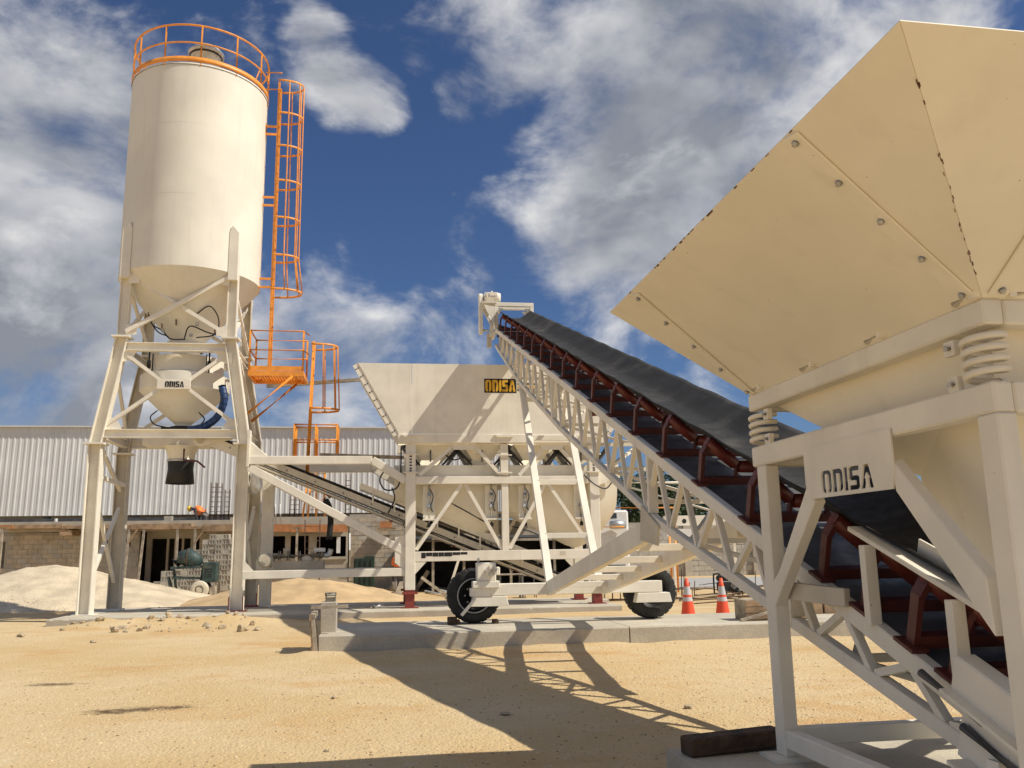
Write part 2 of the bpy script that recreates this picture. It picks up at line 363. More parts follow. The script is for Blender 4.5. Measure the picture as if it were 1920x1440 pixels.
def slab(name, x0, x1, y0, y1, h, top=CONC2, chips=0):
    m = MB(); n = max(2, int((x1-x0)/.06)); rj = random.Random(int(x0*10)+7); xs = [x0+(x1-x0)*i/n for i in range(n+1)]; vs = []
    for x in xs:
        c = .006*mnoise.noise(V((x*6, y0, 0)))+(.022*rj.random() if rj.random() < .07 else 0); e = .005*mnoise.noise(V((x*4, 9, 0))); f = .01*mnoise.noise(V((x*.7, y0, 4)))
        vs += [(x, y0+f, -.15), (x, y0+f+e*.5, h*.5), (x, y0+f+e, h-.02-abs(c)), (x, y0+f+.02+abs(c), h-abs(c)*.3+f*.3), (x, y0+.4, h+f*.3), (x, y1, h), (x, y1, -.15)]
    fs = [(i*7+j, (i+1)*7+j, (i+1)*7+(j+1) % 7, i*7+(j+1) % 7) for i in range(n) for j in range(7)]+[tuple(range(7)), tuple(n*7+j for j in range(7))]
    m.add(vs, fs); o = m.build(name, CONC, None)
    o.data.materials.append(top)
    for p in o.data.polygons:
        if p.normal.z > .9: p.material_index = 1
    return struct(o)
slab('concrete_pad_silo', -7.85, 5.95, 22.25, 25.1, .15)
slab('concrete_strip_rear', -8.4, 6.4, 25.35, 27.0, .13)
slab('concrete_track', -1.05, 3.98, 14.5, 17.0, .27); slab('concrete_track', 4.0, 16.0, 14.5, 17.0, .268)
slab('concrete_pad_feeder', 1.9, 9.0, 1.2, 6.1, .17)
# loose stones of the yard
def pebbles(name, n, fn, smin, smax, material, seed):
    rnd = random.Random(seed); vs = []; fs = []
    for i in range(n):
        x, y, z = fn(rnd); s = smin+(smax-smin)*rnd.random()**3; o = len(vs); a = rnd.random()*6.28; k = .55+.35*rnd.random()
        for dx, dy, dz in ((1,0,0),(0,1,0),(-1,0,0),(0,-1,0),(.25,.2,.75),(-.2,-.25,.6)):
            j = .75+.5*rnd.random(); dx, dy = dx*j, dy*j
            vs.append((x+s*(dx*math.cos(a)-dy*k*math.sin(a)), y+s*(dx*math.sin(a)+dy*k*math.cos(a)), z+s*dz*.8-.1*s))
        fs += [(o,o+1,o+4),(o+1,o+2,o+5),(o+2,o+3,o+5),(o+3,o,o+4),(o+1,o+5,o+4),(o+3,o+4,o+5)]
    me = bpy.data.meshes.new(name); me.from_pydata(vs, [], fs); me.materials.append(material); return put(name, me, (0, 0, 0))
def yard_pt(r):
    while True:
        y = 4.6+10.*r.random()**1.5+7*r.random()**3; x = (r.random()-.5)*1.5*y + .14*y
        if y < 14.4 and not (x > 1.8 and y < 6.2): return x, y, gh(x, y)
        if 17.1 < y < 22 and x > -9: return x, y, gh(x, y)
PEB1 = mat('pale_pebble', (.64, .50, .31), .95, var=.25, vscale=9)
o = struct(pebbles('gravel', 15000, yard_pt, .005, .022, PEB1, 3), 'stuff'); tag(o, 'small loose limestone gravel strewn over the yard', 'gravel')
PEB2 = mat('brown_pebble', (.33, .22, .12), .9, var=.3, vscale=7)
o = struct(pebbles('brown_gravel', 6000, yard_pt, .004, .02, PEB2, 4), 'stuff'); tag(o, 'small brown pebbles strewn over the yard', 'gravel')
def rock_mesh(seed, mt=ROCKM):
    bm = bmesh.new(); bmesh.ops.create_icosphere(bm, subdivisions=2, radius=1)
    for v in bm.verts: v.co *= 1+.45*mnoise.noise(v.co*1.4+V((seed*7.1, 0, 0)))+.15*mnoise.noise(v.co*4+V((0, seed*3., 0))); v.co.z *= .65
    me = bpy.data.meshes.new('rock'); bm.to_mesh(me); bm.free(); me.materials.append(mt); return me
rocks = [rock_mesh(i) for i in range(5)]
rnd = random.Random(11)
for i in range(130):
    px = 110+rnd.random()*380; py = 1161+rnd.random()**1.5*24; p = G(px, py); s = .02+.075*rnd.random()**3
    o = put('rock', rocks[i % 5], (p.x, p.y, gh(p.x, p.y)+s*.3), None, (rnd.random(), rnd.random(), rnd.random()*6)); o.scale = (s*(1+.5*rnd.random()), s, s)
    tag(o, 'pale limestone rock lying in the rubble along the silo pad', 'rock', 'rocks in the rubble by the silo pad')
for (px, py, s, lab) in ((40, 1193, .085, 'round pale stone alone on the sand below the white gravel pile'), (175, 1205, .055, 'small pale stone on the sand below the left silo leg'), (627, 1310, .035, 'brown stone on the sunlit sand left of the conveyor shadow'), (948, 1340, .05, 'flat white scrap lying in the middle of the conveyor shadow'), (612, 1407, .02, 'tiny dark pebble near the bottom edge of the picture'),
    (1292, 1328, .045, 'jagged white stone beside the end of the lattice shadow'), (235, 1185, .05, 'pale pebble just below the rubble bank')):
    p = G(px, py); o = put('stone', rocks[1 if s > .05 else 2], (p.x, p.y, gh(p.x, p.y)+s*.35), None, (0, 0, px)); o.scale = (s*1.3, s, s*(.3 if 'flat' in lab else .9)); tag(o, lab, 'stone')
# ------------------------------------------------------------------ radial conveyor and feed hopper share one axis (u along, v across)
TH = R(-.4); O0 = V((3.4, 16.3, 0)); UX = V((-math.sin(TH), math.cos(TH), 0)); VX = V((math.cos(TH), math.sin(TH), 0)); ZX = V((0, 0, 1))
def W(u, v, z): return O0 + UX*u + VX*v + ZX*z
def atV(px, py, v):
    d = ray(px, py); t = (v-(CAM-O0).dot(VX))/d.dot(VX); P = CAM+d*t; q = P-O0; return q.dot(UX), P.z
def zt(u): return 5.16+.357*u                    # top of the truss
DEP = [(-13.1,.20),(-10.38,.50),(-7.27,.80),(-2,.93),(2.7,.89),(6.6,.6),(7.6,.5)]
def zb(u):
    for (a, x), (b, y) in zip(DEP, DEP[1:]):
        if a <= u <= b: return zt(u)-(x+(y-x)*(u-a)/(b-a))
    return zt(u)-.3
SL = math.atan(.357)
conv = thing('radial_conveyor', 'long inclined white truss conveyor with a black troughed belt on two wheels', 'conveyor', W(0, 0, .27))
for s in (-1, 1):
    m = MB(); m.bar(W(-13.0, s*.5, zt(-13.0)-.06), W(7.2, s*.5, zt(7.2)-.06), .075, .115); m.build('top_chord', PAINT, conv, .008)
    m = MB(); pts = [(-12.9,)]+[(a,) for a, _ in DEP[1:-1]]+[(7.1,)]
    for (a,), (b,) in zip(pts, pts[1:]): m.bar(W(a, s*.5, zb(a)+.04), W(b, s*.5, zb(b)+.04), .075, .085)
    m.build('bottom_chord', PAINT, conv, .006)
# lattice: uprights and diagonals in turn
nodes = []; u = -12.4
while u < 6.9: nodes.append(u); u += .8 if u > -10.0 else .67
k = 0; lat = []
for a, b in zip(nodes, nodes[1:]):
    mid = (a+b)/2
    for s in (-1, 1):
        for (ua, za, ub, zb_) in ((a, zt(a)-.11, mid, zb(mid)+.08), (mid+.05, zb(mid)+.08, b-.05, zt(b-.05)-.11)):
            bar('lattice_bar', W(ua, s*.5, za), W(ub, s*.5, zb_), .045, .05, PAINT, conv, VX)
for u in (-10.38, -7.1, -1.4, 2.7):
    for s in (-1, 1): bar('truss_post', W(u, s*.5, zt(u)-.11), W(u, s*.5, zb(u)+.08), .07, .1, PAINT, conv, VX)
for i, a in enumerate(nodes[::2]):
    bar('cross_member', W(a, -.46, zb(a)+.04), W(a, .46, zb(a)+.04), .05, .05, PAINT, conv)
    if i+1 < len(nodes[::2]):
        b = nodes[::2][i+1]; s = 1 if i % 2 else -1
        bar('wind_brace', W(a, -.46*s, zb(a)+.03), W(b, .46*s, zb(b)+.03), .04, .04, PAINT, conv)
# deck sheets between the chords, one per bay
us = [-12.1+1.9*i for i in range(11)]
for a, b in zip(us, us[1:]):
    MB().bar(W(a+.01, 0, zt(a)-.035), W(b-.01, 0, zt(b)-.035), .9, .006).build('deck_sheet', DECK, conv)
# rubber belt, troughed
def belt(name, u0, u1, prof, step, sag, lift):
    n = int((u1-u0)/step); m = len(prof); vs = []; fs = []
    for i in range(n+1):
        u = u0+(u1-u0)*i/n
        for j, (v, h) in enumerate(prof):
            e = .012*math.sin(u*2*math.pi/1.06)*(abs(v) > .3)+.012*mnoise.noise(V((u*2, v*3, 0)))
            vs.append(W(u, v+(0 if abs(v) < .3 else (.006 if v > 0 else 0)*math.sin(u*5.9)), zt(u)+lift+h-e*sag))
    for i in range(n):
        for j in range(m-1): fs.append((i*m+j, i*m+j+1, (i+1)*m+j+1, (i+1)*m+j))
    mb = MB(); mb.add(vs, fs, True); o = mb.build(name, BELT, conv)
    so = o.modifiers.new('solid', 'SOLIDIFY'); so.thickness = .014; return o
trough = [(-.47,.375),(-.43,.345),(-.36,.295),(-.28,.237),(-.20,.183),(-.14,.158),(0,.15),(.14,.158),(.20,.183),(.28,.237),(.36,.295),(.43,.345),(.47,.375)]
belt('belt', -12.7, 6.95, trough, .15, .7, .135)
belt('return_belt', -12.7, 7.1, [(-.42, 0), (0, 0), (.42, 0)], .6, 0, -.2)
# idlers
def idler_meshes():
    f = MB(); f.bar((-.5, 0, .035), (.5, 0, .035), .07, .07)
    for s in (-1, 1):
        f.bar((s*.49, 0, .0), (s*.49, 0, .3), .075, .035, (1, 0, 0)); f.bar((s*.49, 0, .29), (s*.425, 0, .43), .085, .035, (1, 0, 0)); f.bar((s*.16, 0, .06), (s*.16, 0, .18), .05, .025, (1, 0, 0))
        f.bar((s*.5, -.09, .012), (s*.5, .09, .012), .1, .02)
    fm, fc = f.mesh('idler', REDOX)
    rs = []
    for a, b in (((-.455, 0, .405), (-.165, 0, .185)), ((-.15, 0, .165), (.15, 0, .165)), ((.165, 0, .185), (.455, 0, .405))):
        r = MB(); A = V(a); B = V(b); D = (B-A).normalized(); r.tube([A, A+D*.012, B-D*.012, B], [.042, .056, .056, .042], 14); rs.append(r.mesh('roller', REDROLL))
    return fm, fc, rs
fm, fc, rs = idler_meshes()
def place_idler(u):
    base = W(u, 0, zt(u)+.002); M = Matrix.Rotation(TH, 3, 'Z') @ Matrix.Rotation(SL, 3, 'X'); e = M.to_euler()
    fr = put('idler', fm, base+M@fc, conv, e)
    for me, c in rs:
        o = bpy.data.objects.new('roller', me); COL.objects.link(o); o.parent = fr; o.location = c-fc
idu = [-12.1, -11.75, -11.3, -10.8]+[-9.65+1.06*i for i in range(16)]
for u in idu: place_idler(u)
# return rollers under the truss
for u in (-10.2, -6.9, -3.9, -.9, 2.1):
    m = MB(); m.cyl(W(u, -.44, zt(u)-.26), W(u, .44, zt(u)-.26), .05, 12); m.build('return_roller', REDROLL, conv)
def WH(u, v, z): return W(u+1.2, v, z+.36)
# head end: drum, portal frame, motor, belt guard
m = MB(); m.cyl(WH(5.95, -.46, zt(5.95)-.02), WH(5.95, .46, zt(5.95)-.02), .2, 24); m.build('head_drum', BLACK, conv)
for uu, h0 in ((5.8, 0.), (6.25, .12)):
    m = MB(); z0 = zt(uu)-.1; z1 = 7.98+h0*.3
    for s in (-1, 1):
        m.bar(WH(uu, s*.5, z0), WH(uu, s*.5, z1), .09, .1, VX)
        m.prism([WH(uu, s*.455, z1-.1), WH(uu, s*.455, z1-.26), WH(uu, s*.3, z1-.1)], UX*.06)
    m.bar(WH(uu, -.548, z1), WH(uu, .548, z1), .1, .11); m.build('portal_frame', PAINT, conv, .006)
m = MB(); m.prism([WH(5.72, -.56, 7.9), WH(5.72, -.56, 7.35), WH(5.72, -.86, 7.95)], UX*.05); m.prism([WH(6.25, -.56, 7.98), WH(6.25, -.56, 7.4), WH(6.25, -.86, 7.98)], UX*.05); m.box((0, 0, 0), (0, 0, 0)) if False else None
m.bar(WH(5.7, -.7, 8.02), WH(6.35, -.7, 8.02), .42, .03); m.build('motor_bracket', PAINT, conv)
mo = MB(); mo.tube([WH(6.0, -.84, 8.22), WH(6.0, -.80, 8.22), WH(6.0, -.46, 8.22), WH(6.0, -.36, 8.22)], [.13, .17, .17, .14], 20)
mo.bar(WH(6.0, -.62, 8.05), WH(6.0, -.62, 8.24), .3, .26); mo.bar(WH(5.82, -.58, 8.24), WH(5.82, -.58, 8.34), .2, .06); mo.cyl(WH(6.0, -.6, 8.38), WH(6.0, -.6, 8.43), .025, 8)
mo.build('motor', PAINT, conv)
for i in range(7): MB().bar(WH(5.81, -.74+.045*i, 8.16), WH(5.81, -.74+.045*i, 8.3), .012, .03, VX).build('motor_fin', PAINT, conv)
g = MB(); gp = []
for a in range(13): q = math.pi*a/12; gp.append(WH(6.02+.13*math.cos(q), -.97, 8.22+.13*math.sin(q)))
for a in range(13): q = math.pi+math.pi*a/12; gp.append(WH(6.02+.16*math.cos(q), -.97, 7.32+.16*math.sin(q)))
g.prism(gp, VX*.1); g.build('belt_guard', PAINT, conv, .012)
m = MB(); m.cyl(WH(5.95, -.87, zt(5.95)-.02), WH(5.95, -.46, zt(5.95)-.02), .04, 12); m.bar(WH(5.95, -.62, zt(5.95)-.2), WH(5.95, -.62, zt(5.95)+.12), .2, .1, VX); m.bar(WH(5.75, -.62, zt(5.9)-.16), WH(6.2, -.62, zt(5.9)-.16), .16, .1); m.build('bearing_block', PAINT, conv)
m = MB(); m.bar(WH(5.9, -.7, zt(5.9)-.1), WH(5.9, -.7, zt(5.9)-.5), .14, .12, VX); m.bar(WH(5.98, -.42, zt(5.9)-.3), WH(5.98, .42, zt(5.9)-.3), .05, .3); m.build('head_bracket', GREYP, conv)
m = MB(); m.tube(curve([WH(5.7, -.62, 7.35), WH(5.72, -.68, 7.55), WH(5.72, -.74, 7.62), WH(5.72, -.7, 7.5)]), .012, 6); m.build('cable', GALV, conv)
# undercarriage
AY = 15.85
def axp(x, z): return V((x, AY, z))
MB().box((1.72, AY-.1, .76), (4.98, AY+.1, .965)).build('axle_beam', PAINT, conv, .01)
for x0, s in ((1.45, 1), (4.45, 1)):
    m = MB(); m.prism([(x0+.02, AY-.12, .58), (x0+.72-.02, AY-.12, .58), (x0+.66, AY-.12, .752), (x0+.06, AY-.12, .752)], (0, .22, 0)); m.build('axle_yoke', PAINT, conv, .008)
tp = [(.285,-.13),(.31,-.155),(.40,-.165),(.455,-.155),(.485,-.12),(.49,-.06),(.49,.06),(.485,.12),(.455,.155),(.40,.165),(.31,.155),(.285,.13),(.285,-.13)]
rp = [(.0,.02),(.1,.02),(.105,-.02),(.22,-.02),(.25,-.10),(.286,-.12),(.29,-.135),(.29,.1),(.0,.1)]
def tyre():
    m = MB(); prof = [(.285,-.13),(.31,-.155),(.335,-.160),(.345,-.168),(.40,-.168),(.41,-.163),(.455,-.155),(.478,-.13),(.488,-.10),(.488,-.03),(.48,-.03),(.48,-.02),(.488,-.02),(.488,.02),(.48,.02),(.48,.03),(.488,.03),(.488,.10),(.478,.13),(.455,.155),(.40,.165),(.31,.155),(.285,.13),(.285,-.13)]
    m.lathe(prof, (0, 0, 0), 120, 'Y', smooth=False); n = 120
    for i, (r, z) in enumerate(prof):
        if r > .45:
            for k in range(n):
                if k % 5 == 0: v = m.v[i*n+k]; q = (r-.016)/r; v.x *= q; v.z *= q
    return m.mesh('tyre', RUBBER)
tm, tcn = tyre(); rm, rc = MB().lathe(rp, (0, 0, 0), 36, 'Y').mesh('rim', BLACK)
rlm, rlc = MB().lathe([(.285,-.14),(.30,-.165),(.312,-.155),(.30,-.13)], (0, 0, 0), 40, 'Y').mesh('rim_ring', GALV)
for x in (1.56, 4.86):
    t = put('wheel', tm, V((x, 16.17, .27+.488)), conv)
    for me2, c2, n2 in ((rm, rc, 'rim'),) + (((rlm, rlc, 'rim_ring'),) if x < 3 else ()):
        o = bpy.data.objects.new(n2, me2); COL.objects.link(o); o.parent = t; o.location = c2-tcn
    for i in range(8):
        a = i*math.pi/4; m = MB(); m.cyl(V((x+.16*math.cos(a), 16.12, .758+.16*math.sin(a))), V((x+.16*math.cos(a), 16.16, .758+.16*math.sin(a))), .016, 6); q = m.build('wheel_nut', BOLT, conv)
# wheel drive on the left
dm = MB(); dm.box((1.58, AY-.16, 1.02), (1.92, AY+.12, 1.34)); dm.cyl((1.83, AY-.24, 1.2), (1.83, AY-.15, 1.2), .115, 20); dm.cyl((1.62, AY, 1.36), (1.62, AY, 1.42), .03, 8); dm.box((1.93, AY-.1, 1.12), (2.0, AY+.06, 1.26)); dmo = dm.build('drive_motor', PAINT, conv, .02)
for i in range(6):
    a = i*math.pi/3; MB().bar((1.83, AY-.252, 1.2), (1.83+.1*math.cos(a), AY-.252, 1.2+.1*math.sin(a)), .012, .014, (0, 1, 0)).build('fan_spoke', GREYP, dmo)
m = MB(); m.box((1.5, AY-.18, .90), (1.98, AY+.06, 1.02)); m.box((1.46, AY-.13, .755), (1.82, AY+.09, .90)); m.build('drive_bracket', PAINT, conv, .01)
m = MB(); m.bar((1.55, AY-.15, .72), (1.30, AY-.15, .44), .05, .06, (0, 1, 0)); m.build('scraper_arm', PAINT, conv)
# raking legs with steps, and the ladder-like lifting legs
for s in (-1, 1):
    bar('raking_leg', W(-.45, s*.5, .86), W(-7.05, s*.5, 1.74), .10, .24, PAINT, conv, None, .008)
    bar('lifting_leg', W(-.3, s*.46, .95), W(2.72, s*.46, zb(2.72)+.02), .085, .14, PAINT, conv, VX, .008)
    m = MB(); m.plate([W(-6.85, s*.555, 2.0), W(-7.45, s*.555, 1.75), W(-7.4, s*.555, 1.55), W(-6.75, s*.555, 1.62)], .02); m.build('gusset_plate', GREYP, conv)
for u in (-.9, -2.0, -3.1, -4.2, -5.4):
    z = .86+(1.74-.86)*(u+.45)/(-6.6); bar('step', W(u, -.45, z+.02), W(u, .45, z+.02), .13, .09, PAINT, conv, None, .005)
for t in (.2, .45, .68, .9):
    p = [W(-.3+3.02*t, s, .95+(zb(2.72)+.02-.95)*t) for s in (-.415, .415)]; bar('rung', p[0], p[1], .07, .1, PAINT, conv, None, .005)
# tail end: skirt board on posts, take-up plates, threaded rods
for s in (-1, 1):
    MB().bar(W(-11.25, s*.47, zt(-11.25)+.47), W(-12.80, s*.47, zt(-12.80)+.47), .13, .03).build('skirt_board', PAINT, conv, .004)
    MB().bar(W(-11.75, s*.40, zt(-11.75)+.50), W(-12.80, s*.40, zt(-12.80)+.50), .012, .16).build('skirt_plate', PAINT, conv)
    for u in (-11.45, -12.22): bar('skirt_post', W(u, s*.53, zt(u)-.02), W(u, s*.53, zt(u)+.44), .06, .075, PAINT, conv, VX, .004)
    tu = MB(); tu.bar(W(-12.25, s*.58, zt(-12.25)-.13), W(-13.05, s*.58, zt(-13.05)-.13), .014, .30); tu.bar(W(-12.28, s*.64, zt(-12.28)+.05), W(-13.00, s*.64, zt(-13.00)+.05), .12, .016); tu.bar(W(-12.28, s*.64, zt(-12.28)-.27), W(-13.00, s*.64, zt(-13.00)-.27), .12, .016); tu.build('take_up_plate', PAINT, conv)
    for du, dz in ((0, .05), (-.3, -.05)): tubeo('threaded_rod', [W(-12.00+du, s*(.56+.05), zt(-12.00+du)+dz-.06), W(-12.45+du, s*(.56+.05), zt(-12.45+du)+dz-.06)], .022, DECK, conv, 10)
    m = MB(); b0 = W(-12.50, s*.6, .17); m.prism([b0-UX*.16, b0+UX*.16, b0+UX*.07+ZX*.28, b0-UX*.07+ZX*.28], VX*.03); m.bar(b0-UX*.2+ZX*.01, b0+UX*.2+ZX*.01, .2, .02); m.bar(b0+ZX*.2, W(-12.50, s*.58, zt(-12.50)-.15), .08, .08, VX); m.build('tail_foot', PAINT, conv)
MB().bar(W(-12.3, -.585, zt(-12.3)+.13), W(-12.95, -.585, zt(-12.95)+.13), .11, .2).build('tail_box', PAINT, conv, .008)
m = MB(); m.cyl(W(-12.80, -.46, zt(-12.80)-.03), W(-12.80, .46, zt(-12.80)-.03), .17, 20); m.build('tail_drum', BLACK, conv)

# ------------------------------------------------------------------ feed hopper over the tail
TH = R(1.2); UX = V((-math.sin(TH), math.cos(TH), 0)); VX = V((math.cos(TH), math.sin(TH), 0))
fh = thing('feed_hopper', 'big cream flared hopper on white legs with springs, nearest to the camera', 'hopper', W(-11.75, 0, .17))
UA, UB, VW = -12.92, -10.55, 1.09
ZR, ZL = 2.57, 2.20
for u in (UA, UB):
    for s in (-1, 1):
        v = s*(VW-.0)
        m = MB(); m.bar(W(u+(.06 if u == UA else -.06), v-s*.05, .19), W(u+(.06 if u == UA else -.06), v-s*.05, 2.06), .10, .13, UX); lg = m.build('leg', PAINT, fh, .008)
        c = W(u+(.06 if u == UA else -.06), v-s*.05, .17); m = MB(); m.bar(c-VX*.14+ZX*.01, c+VX*.14+ZX*.01, .26, .02); m.build('foot_plate', PAINT, lg)
def ring(name, z0, z1, w, inset):
    zc = (z0+z1)/2; h = z1-z0
    for s in (-1, 1):
        bar(name, W(UA, s*(VW-w/2), zc), W(UB+.07, s*(VW-w/2), zc), w, h, PAINT, fh, None, .01)
    for u in (UA+w/2, UB+.07-w/2): bar(name, W(u, -VW+w+.002, zc), W(u, VW-w-.002, zc), w, h, PAINT, fh, None, .01)
ring('upper_rail', 2.455, ZR, .1, 0); ring('lower_rail', 2.062, ZL, .1, 0)
for s in (-1, 1): bar('base_beam', W(UA+.13, s*1.04, .3), W(UB-.13, s*1.04, .3), .09, .11, PAINT, fh, None, .006)
bar('base_beam', W(UB-.06, -.98, .305), W(UB-.06, .98, .305), .09, .11, PAINT, fh, None, .006)
# springs
for u in (UA+.1, UB-.02):
    for s in (-1, 1):
        c = W(u, s*1.03, 0); pts = []; turns = 4.2; rr = .085
        for i in range(int(turns*20)+1):
            a = 2*math.pi*i/20; t = i/(turns*20); pts.append(c+VX*rr*math.cos(a)+UX*rr*math.sin(a)+ZX*(ZL+.02+t*(2.455-ZL-.04)))
        MB().tube(pts, .0165, 8).build('spring', PAINT, fh)
        du = .16*(1 if u < -12 else -1)
        for zz in (2.40, ZL+.03):
            m = MB(); m.bar(W(u+du, s*1.07, zz+.035), W(u+du, s*1.07, zz-.035), .03, .07, UX); st = m.build('spring_stop', PAINT, fh); m = MB(); m.lathe([(.013, 0), (.013, .012), (.02, .012), (.02, 0), (.013, 0)], (0, 0, 0), 12, 'Y'); MB().cyl(W(u+du, s*1.08, zz), W(u+du, s*1.105, zz), .016, 10).build('stop_bolt', BOLT, st)
# flared plates: four sides and four folded corners
ZT = 3.22; OV = .95
ua, ub, vv = UA+.02, UB+.05, VW-.02
FT = {ua: -13.12, ub: -10.78}
for s in (-1, 1):
    m = MB(); m.plate([W(ua, s*vv, ZR), W(ub, s*vv, ZR), W(FT[ub], s*(vv+OV), ZT), W(FT[ua], s*(vv+OV), ZT)], .008); m.build('side_plate', PAINT2, fh)
for u, o, sg in ((ua, -.96, -1), (ub, .22, 1)):
    m = MB(); m.plate([W(u, -vv, ZR), W(u, vv, ZR), W(u+o, vv, ZT), W(u+o, -vv, ZT)], .008); m.build('end_plate', PAINT2, fh)
    for s in (-1, 1):
        lo = W(u, s*vv, ZR); side = W(FT[u], s*(vv+OV), ZT); end = W(u+o, s*vv, ZT); cor = W(u+o, s*(vv+OV), ZT)
        m = MB(); m.plate([lo, side, cor], .008); m.plate([lo, cor, end], .008); cp = m.build('corner_plate', PAINT2, fh)
        # bolted flange strips beside each seam
        nrm = (side-lo).cross(W(ub if u == ua else ua, s*vv, ZR)-lo).normalized(); cen = W((UA+UB)/2, 0, 3.1)
        if nrm.dot(lo-cen) < 0: nrm = -nrm
        al = (side-lo).normalized(); into = (W((ua+ub)/2, s*vv, ZR)-lo).normalized(); into = (into-al*into.dot(al)).normalized()
        L = (side-lo).length
        st = MB(); b0 = lo+into*.045+nrm*.012; st.bar(b0+al*.04, b0+al*(L-.02), .095, .012, nrm); so = st.build('flange_strip', PAINT2, fh, .003)
        for i in range(5):
            p = lo+into*.045+al*(.07+(L-.13)*i/4)+nrm*.018; MB().tube([p, p+nrm*.009, p+nrm*.009, p+nrm*.02], [.016, .016, .010, .010], 12).build('bolt', BOLT, so)
        nrm2 = (end-lo).cross(W(u, 0, ZR)-lo).normalized()
        if nrm2.dot(lo-cen) < 0: nrm2 = -nrm2
        al = (end-lo).normalized(); into = (W(u, 0, ZR)-lo).normalized(); into = (into-al*into.dot(al)).normalized(); L = (end-lo).length
        st = MB(); b0 = lo+into*.045+nrm2*.012; st.bar(b0+al*.04, b0+al*(L-.02), .095, .012, nrm2); so = st.build('flange_strip', PAINT2, fh, .003)
        for i in range(5):
            p = lo+into*.045+al*(.07+(L-.13)*i/4)+nrm2*.018; MB().tube([p, p+nrm2*.009, p+nrm2*.009, p+nrm2*.02], [.016, .016, .010, .010], 12).build('bolt', BOLT, so)
# rust and weld scars on the near left corner fold, and thin rusty edges
RUST = mat('rust', (.16, .07, .03), .9, var=.4, vscale=20)
lo = W(ua, -vv, ZR); cor = W(ua-.96, -(vv+OV), ZT); nn_ = V((-.7, -.7, -.6)).normalized()
rr_ = random.Random(5)
m = MB()
for i in range(30):
    t = rr_.choice((.12+.1*rr_.random(), .25+.35*rr_.random(), .72+.12*rr_.random())); p = lo.lerp(cor, t)+nn_*.007+VX*.006*rr_.uniform(-1, 1); d = (cor-lo).normalized()
    m.bar(p-d*rr_.uniform(.004, .014), p+d*rr_.uniform(.004, .014), rr_.uniform(.002, .004), .002, nn_)
struct(m.build('weld_scar', RUST, fh), 'stuff')
m = MB()
for a, b, n, dn in ((W(FT[ub], -(vv+OV), ZT), W(FT[ua], -(vv+OV), ZT), 22, (W((ua+ub)/2, -vv, ZR)-W((ua+ub)/2, -(vv+OV), ZT))), (W(ua-.96, -vv, ZT), W(ua-.96, vv, ZT), 14, W(ua, 0, ZR)-W(ua-.96, 0, ZT))):
    d = (b-a).normalized(); dn = dn.normalized(); n_ = d.cross(dn).normalized()
    if n_.z > 0: n_ = -n_
    for i in range(n):
        wdt = rr_.uniform(.002, .009); ln = rr_.uniform(.006, .045); p = a.lerp(b, rr_.random())+dn*(wdt/2+.001)+n_*.0055; m.bar(p-d*ln/2, p+d*ln/2, wdt, .002, n_)
struct(m.build('rusty_edge', RUST, fh), 'stuff')
# clip bolts on the upper rail
for i in range(4):
    u = UB-.02-(UB-UA-.1)*i/3*.96
    for s in (-1, 1):
        m = MB(); p = W(u, s*(VW+.005), ZR+.022); m.cyl(p, p-UX*.15, .02, 10); m.bar(p-UX*.15-VX*s*.012, p-UX*.15+VX*s*.03, .035, .035); m.build('clip', PAINT2, fh)
for i in range(3):
    p = W(UA-.005, -.95+.62*i, ZR+.022); m = MB(); m.cyl(p, p+VX*.15, .02, 10); m.bar(p-UX*.02, p+UX*.02, .035, .035); m.build('clip', PAINT2, fh)
# lower funnel towards the belt
top = [W(UA+.105, -.985, 2.52), W(UB-.035, -.985, 2.52), W(UB-.035, .985, 2.52), W(UA+.105, .985, 2.52)]
fu, fz = atV(1728, 893, -.72)
nu, nz = atV(1895, 1085, -.72)
bot = [W(nu, -.72, nz), W(fu, -.72, fz), W(fu, .08, fz), W(nu, .08, nz)]
for i in range(4):
    j = (i+1) % 4; MB().plate([top[i], top[j], bot[j], bot[i]], .008).build('funnel_plate', PAINT2, fh)
for i in range(4):
    j = (i+1) % 4; MB().plate([bot[i], bot[j], bot[j]-ZX*.12, bot[i]-ZX*.12], .008).build('funnel_lip', PAINT2, fh)
m = MB(); m.cyl(W(-12.35, -.62, 1.66), W(-12.35, -.48, 1.60), .05, 14); m.bar(W(-12.35, -.6, 1.6), W(-12.35, -.5, 1.5), .1, .03); m.build('vibrator_bracket', PAINT2, fh)
# sign plate with the name cut out, and its raking braces
def sign_plate(s):
    cu = bpy.data.curves.new('sign_plate', 'CURVE'); cu.dimensions = '2D'; cu.fill_mode = 'BOTH'; cu.extrude = .005
    # local x runs along -u for the left plate so the word reads from outside
    outer = [(0, .33), (.92, .33), (.92, .12), (.9, .02), (.04, .02), (.0, .11)]
    polys = [outer]
    letters, wd = word(.05); sc = .165; x0 = .19; 
    if s < 0: polys += [[rot2((x0+a*.185, .045+b*.13), (x0, .1), R(-.5)) for a, b in q] for q in letters]
    for q in polys:
        sp = cu.splines.new('POLY'); sp.points.add(len(q)-1); sp.use_cyclic_u = True
        for i, (a, b) in enumerate(q): sp.points[i].co = (a, b, 0, 1)
    tmp = bpy.data.objects.new('tmp', cu); COL.objects.link(tmp); dg = bpy.context.evaluated_depsgraph_get()
    me = bpy.data.meshes.new_from_object(tmp.evaluated_get(dg)); bpy.data.objects.remove(tmp)
    org = W(-11.24, s*(VW+.008), 1.77)
    for v in me.vertices: x, y, z = v.co; v.co = (-UX*x + ZX*y + VX*z)
    me.materials.clear(); me.materials.append(PAINT)
    return put('sign_plate', me, org, fh)
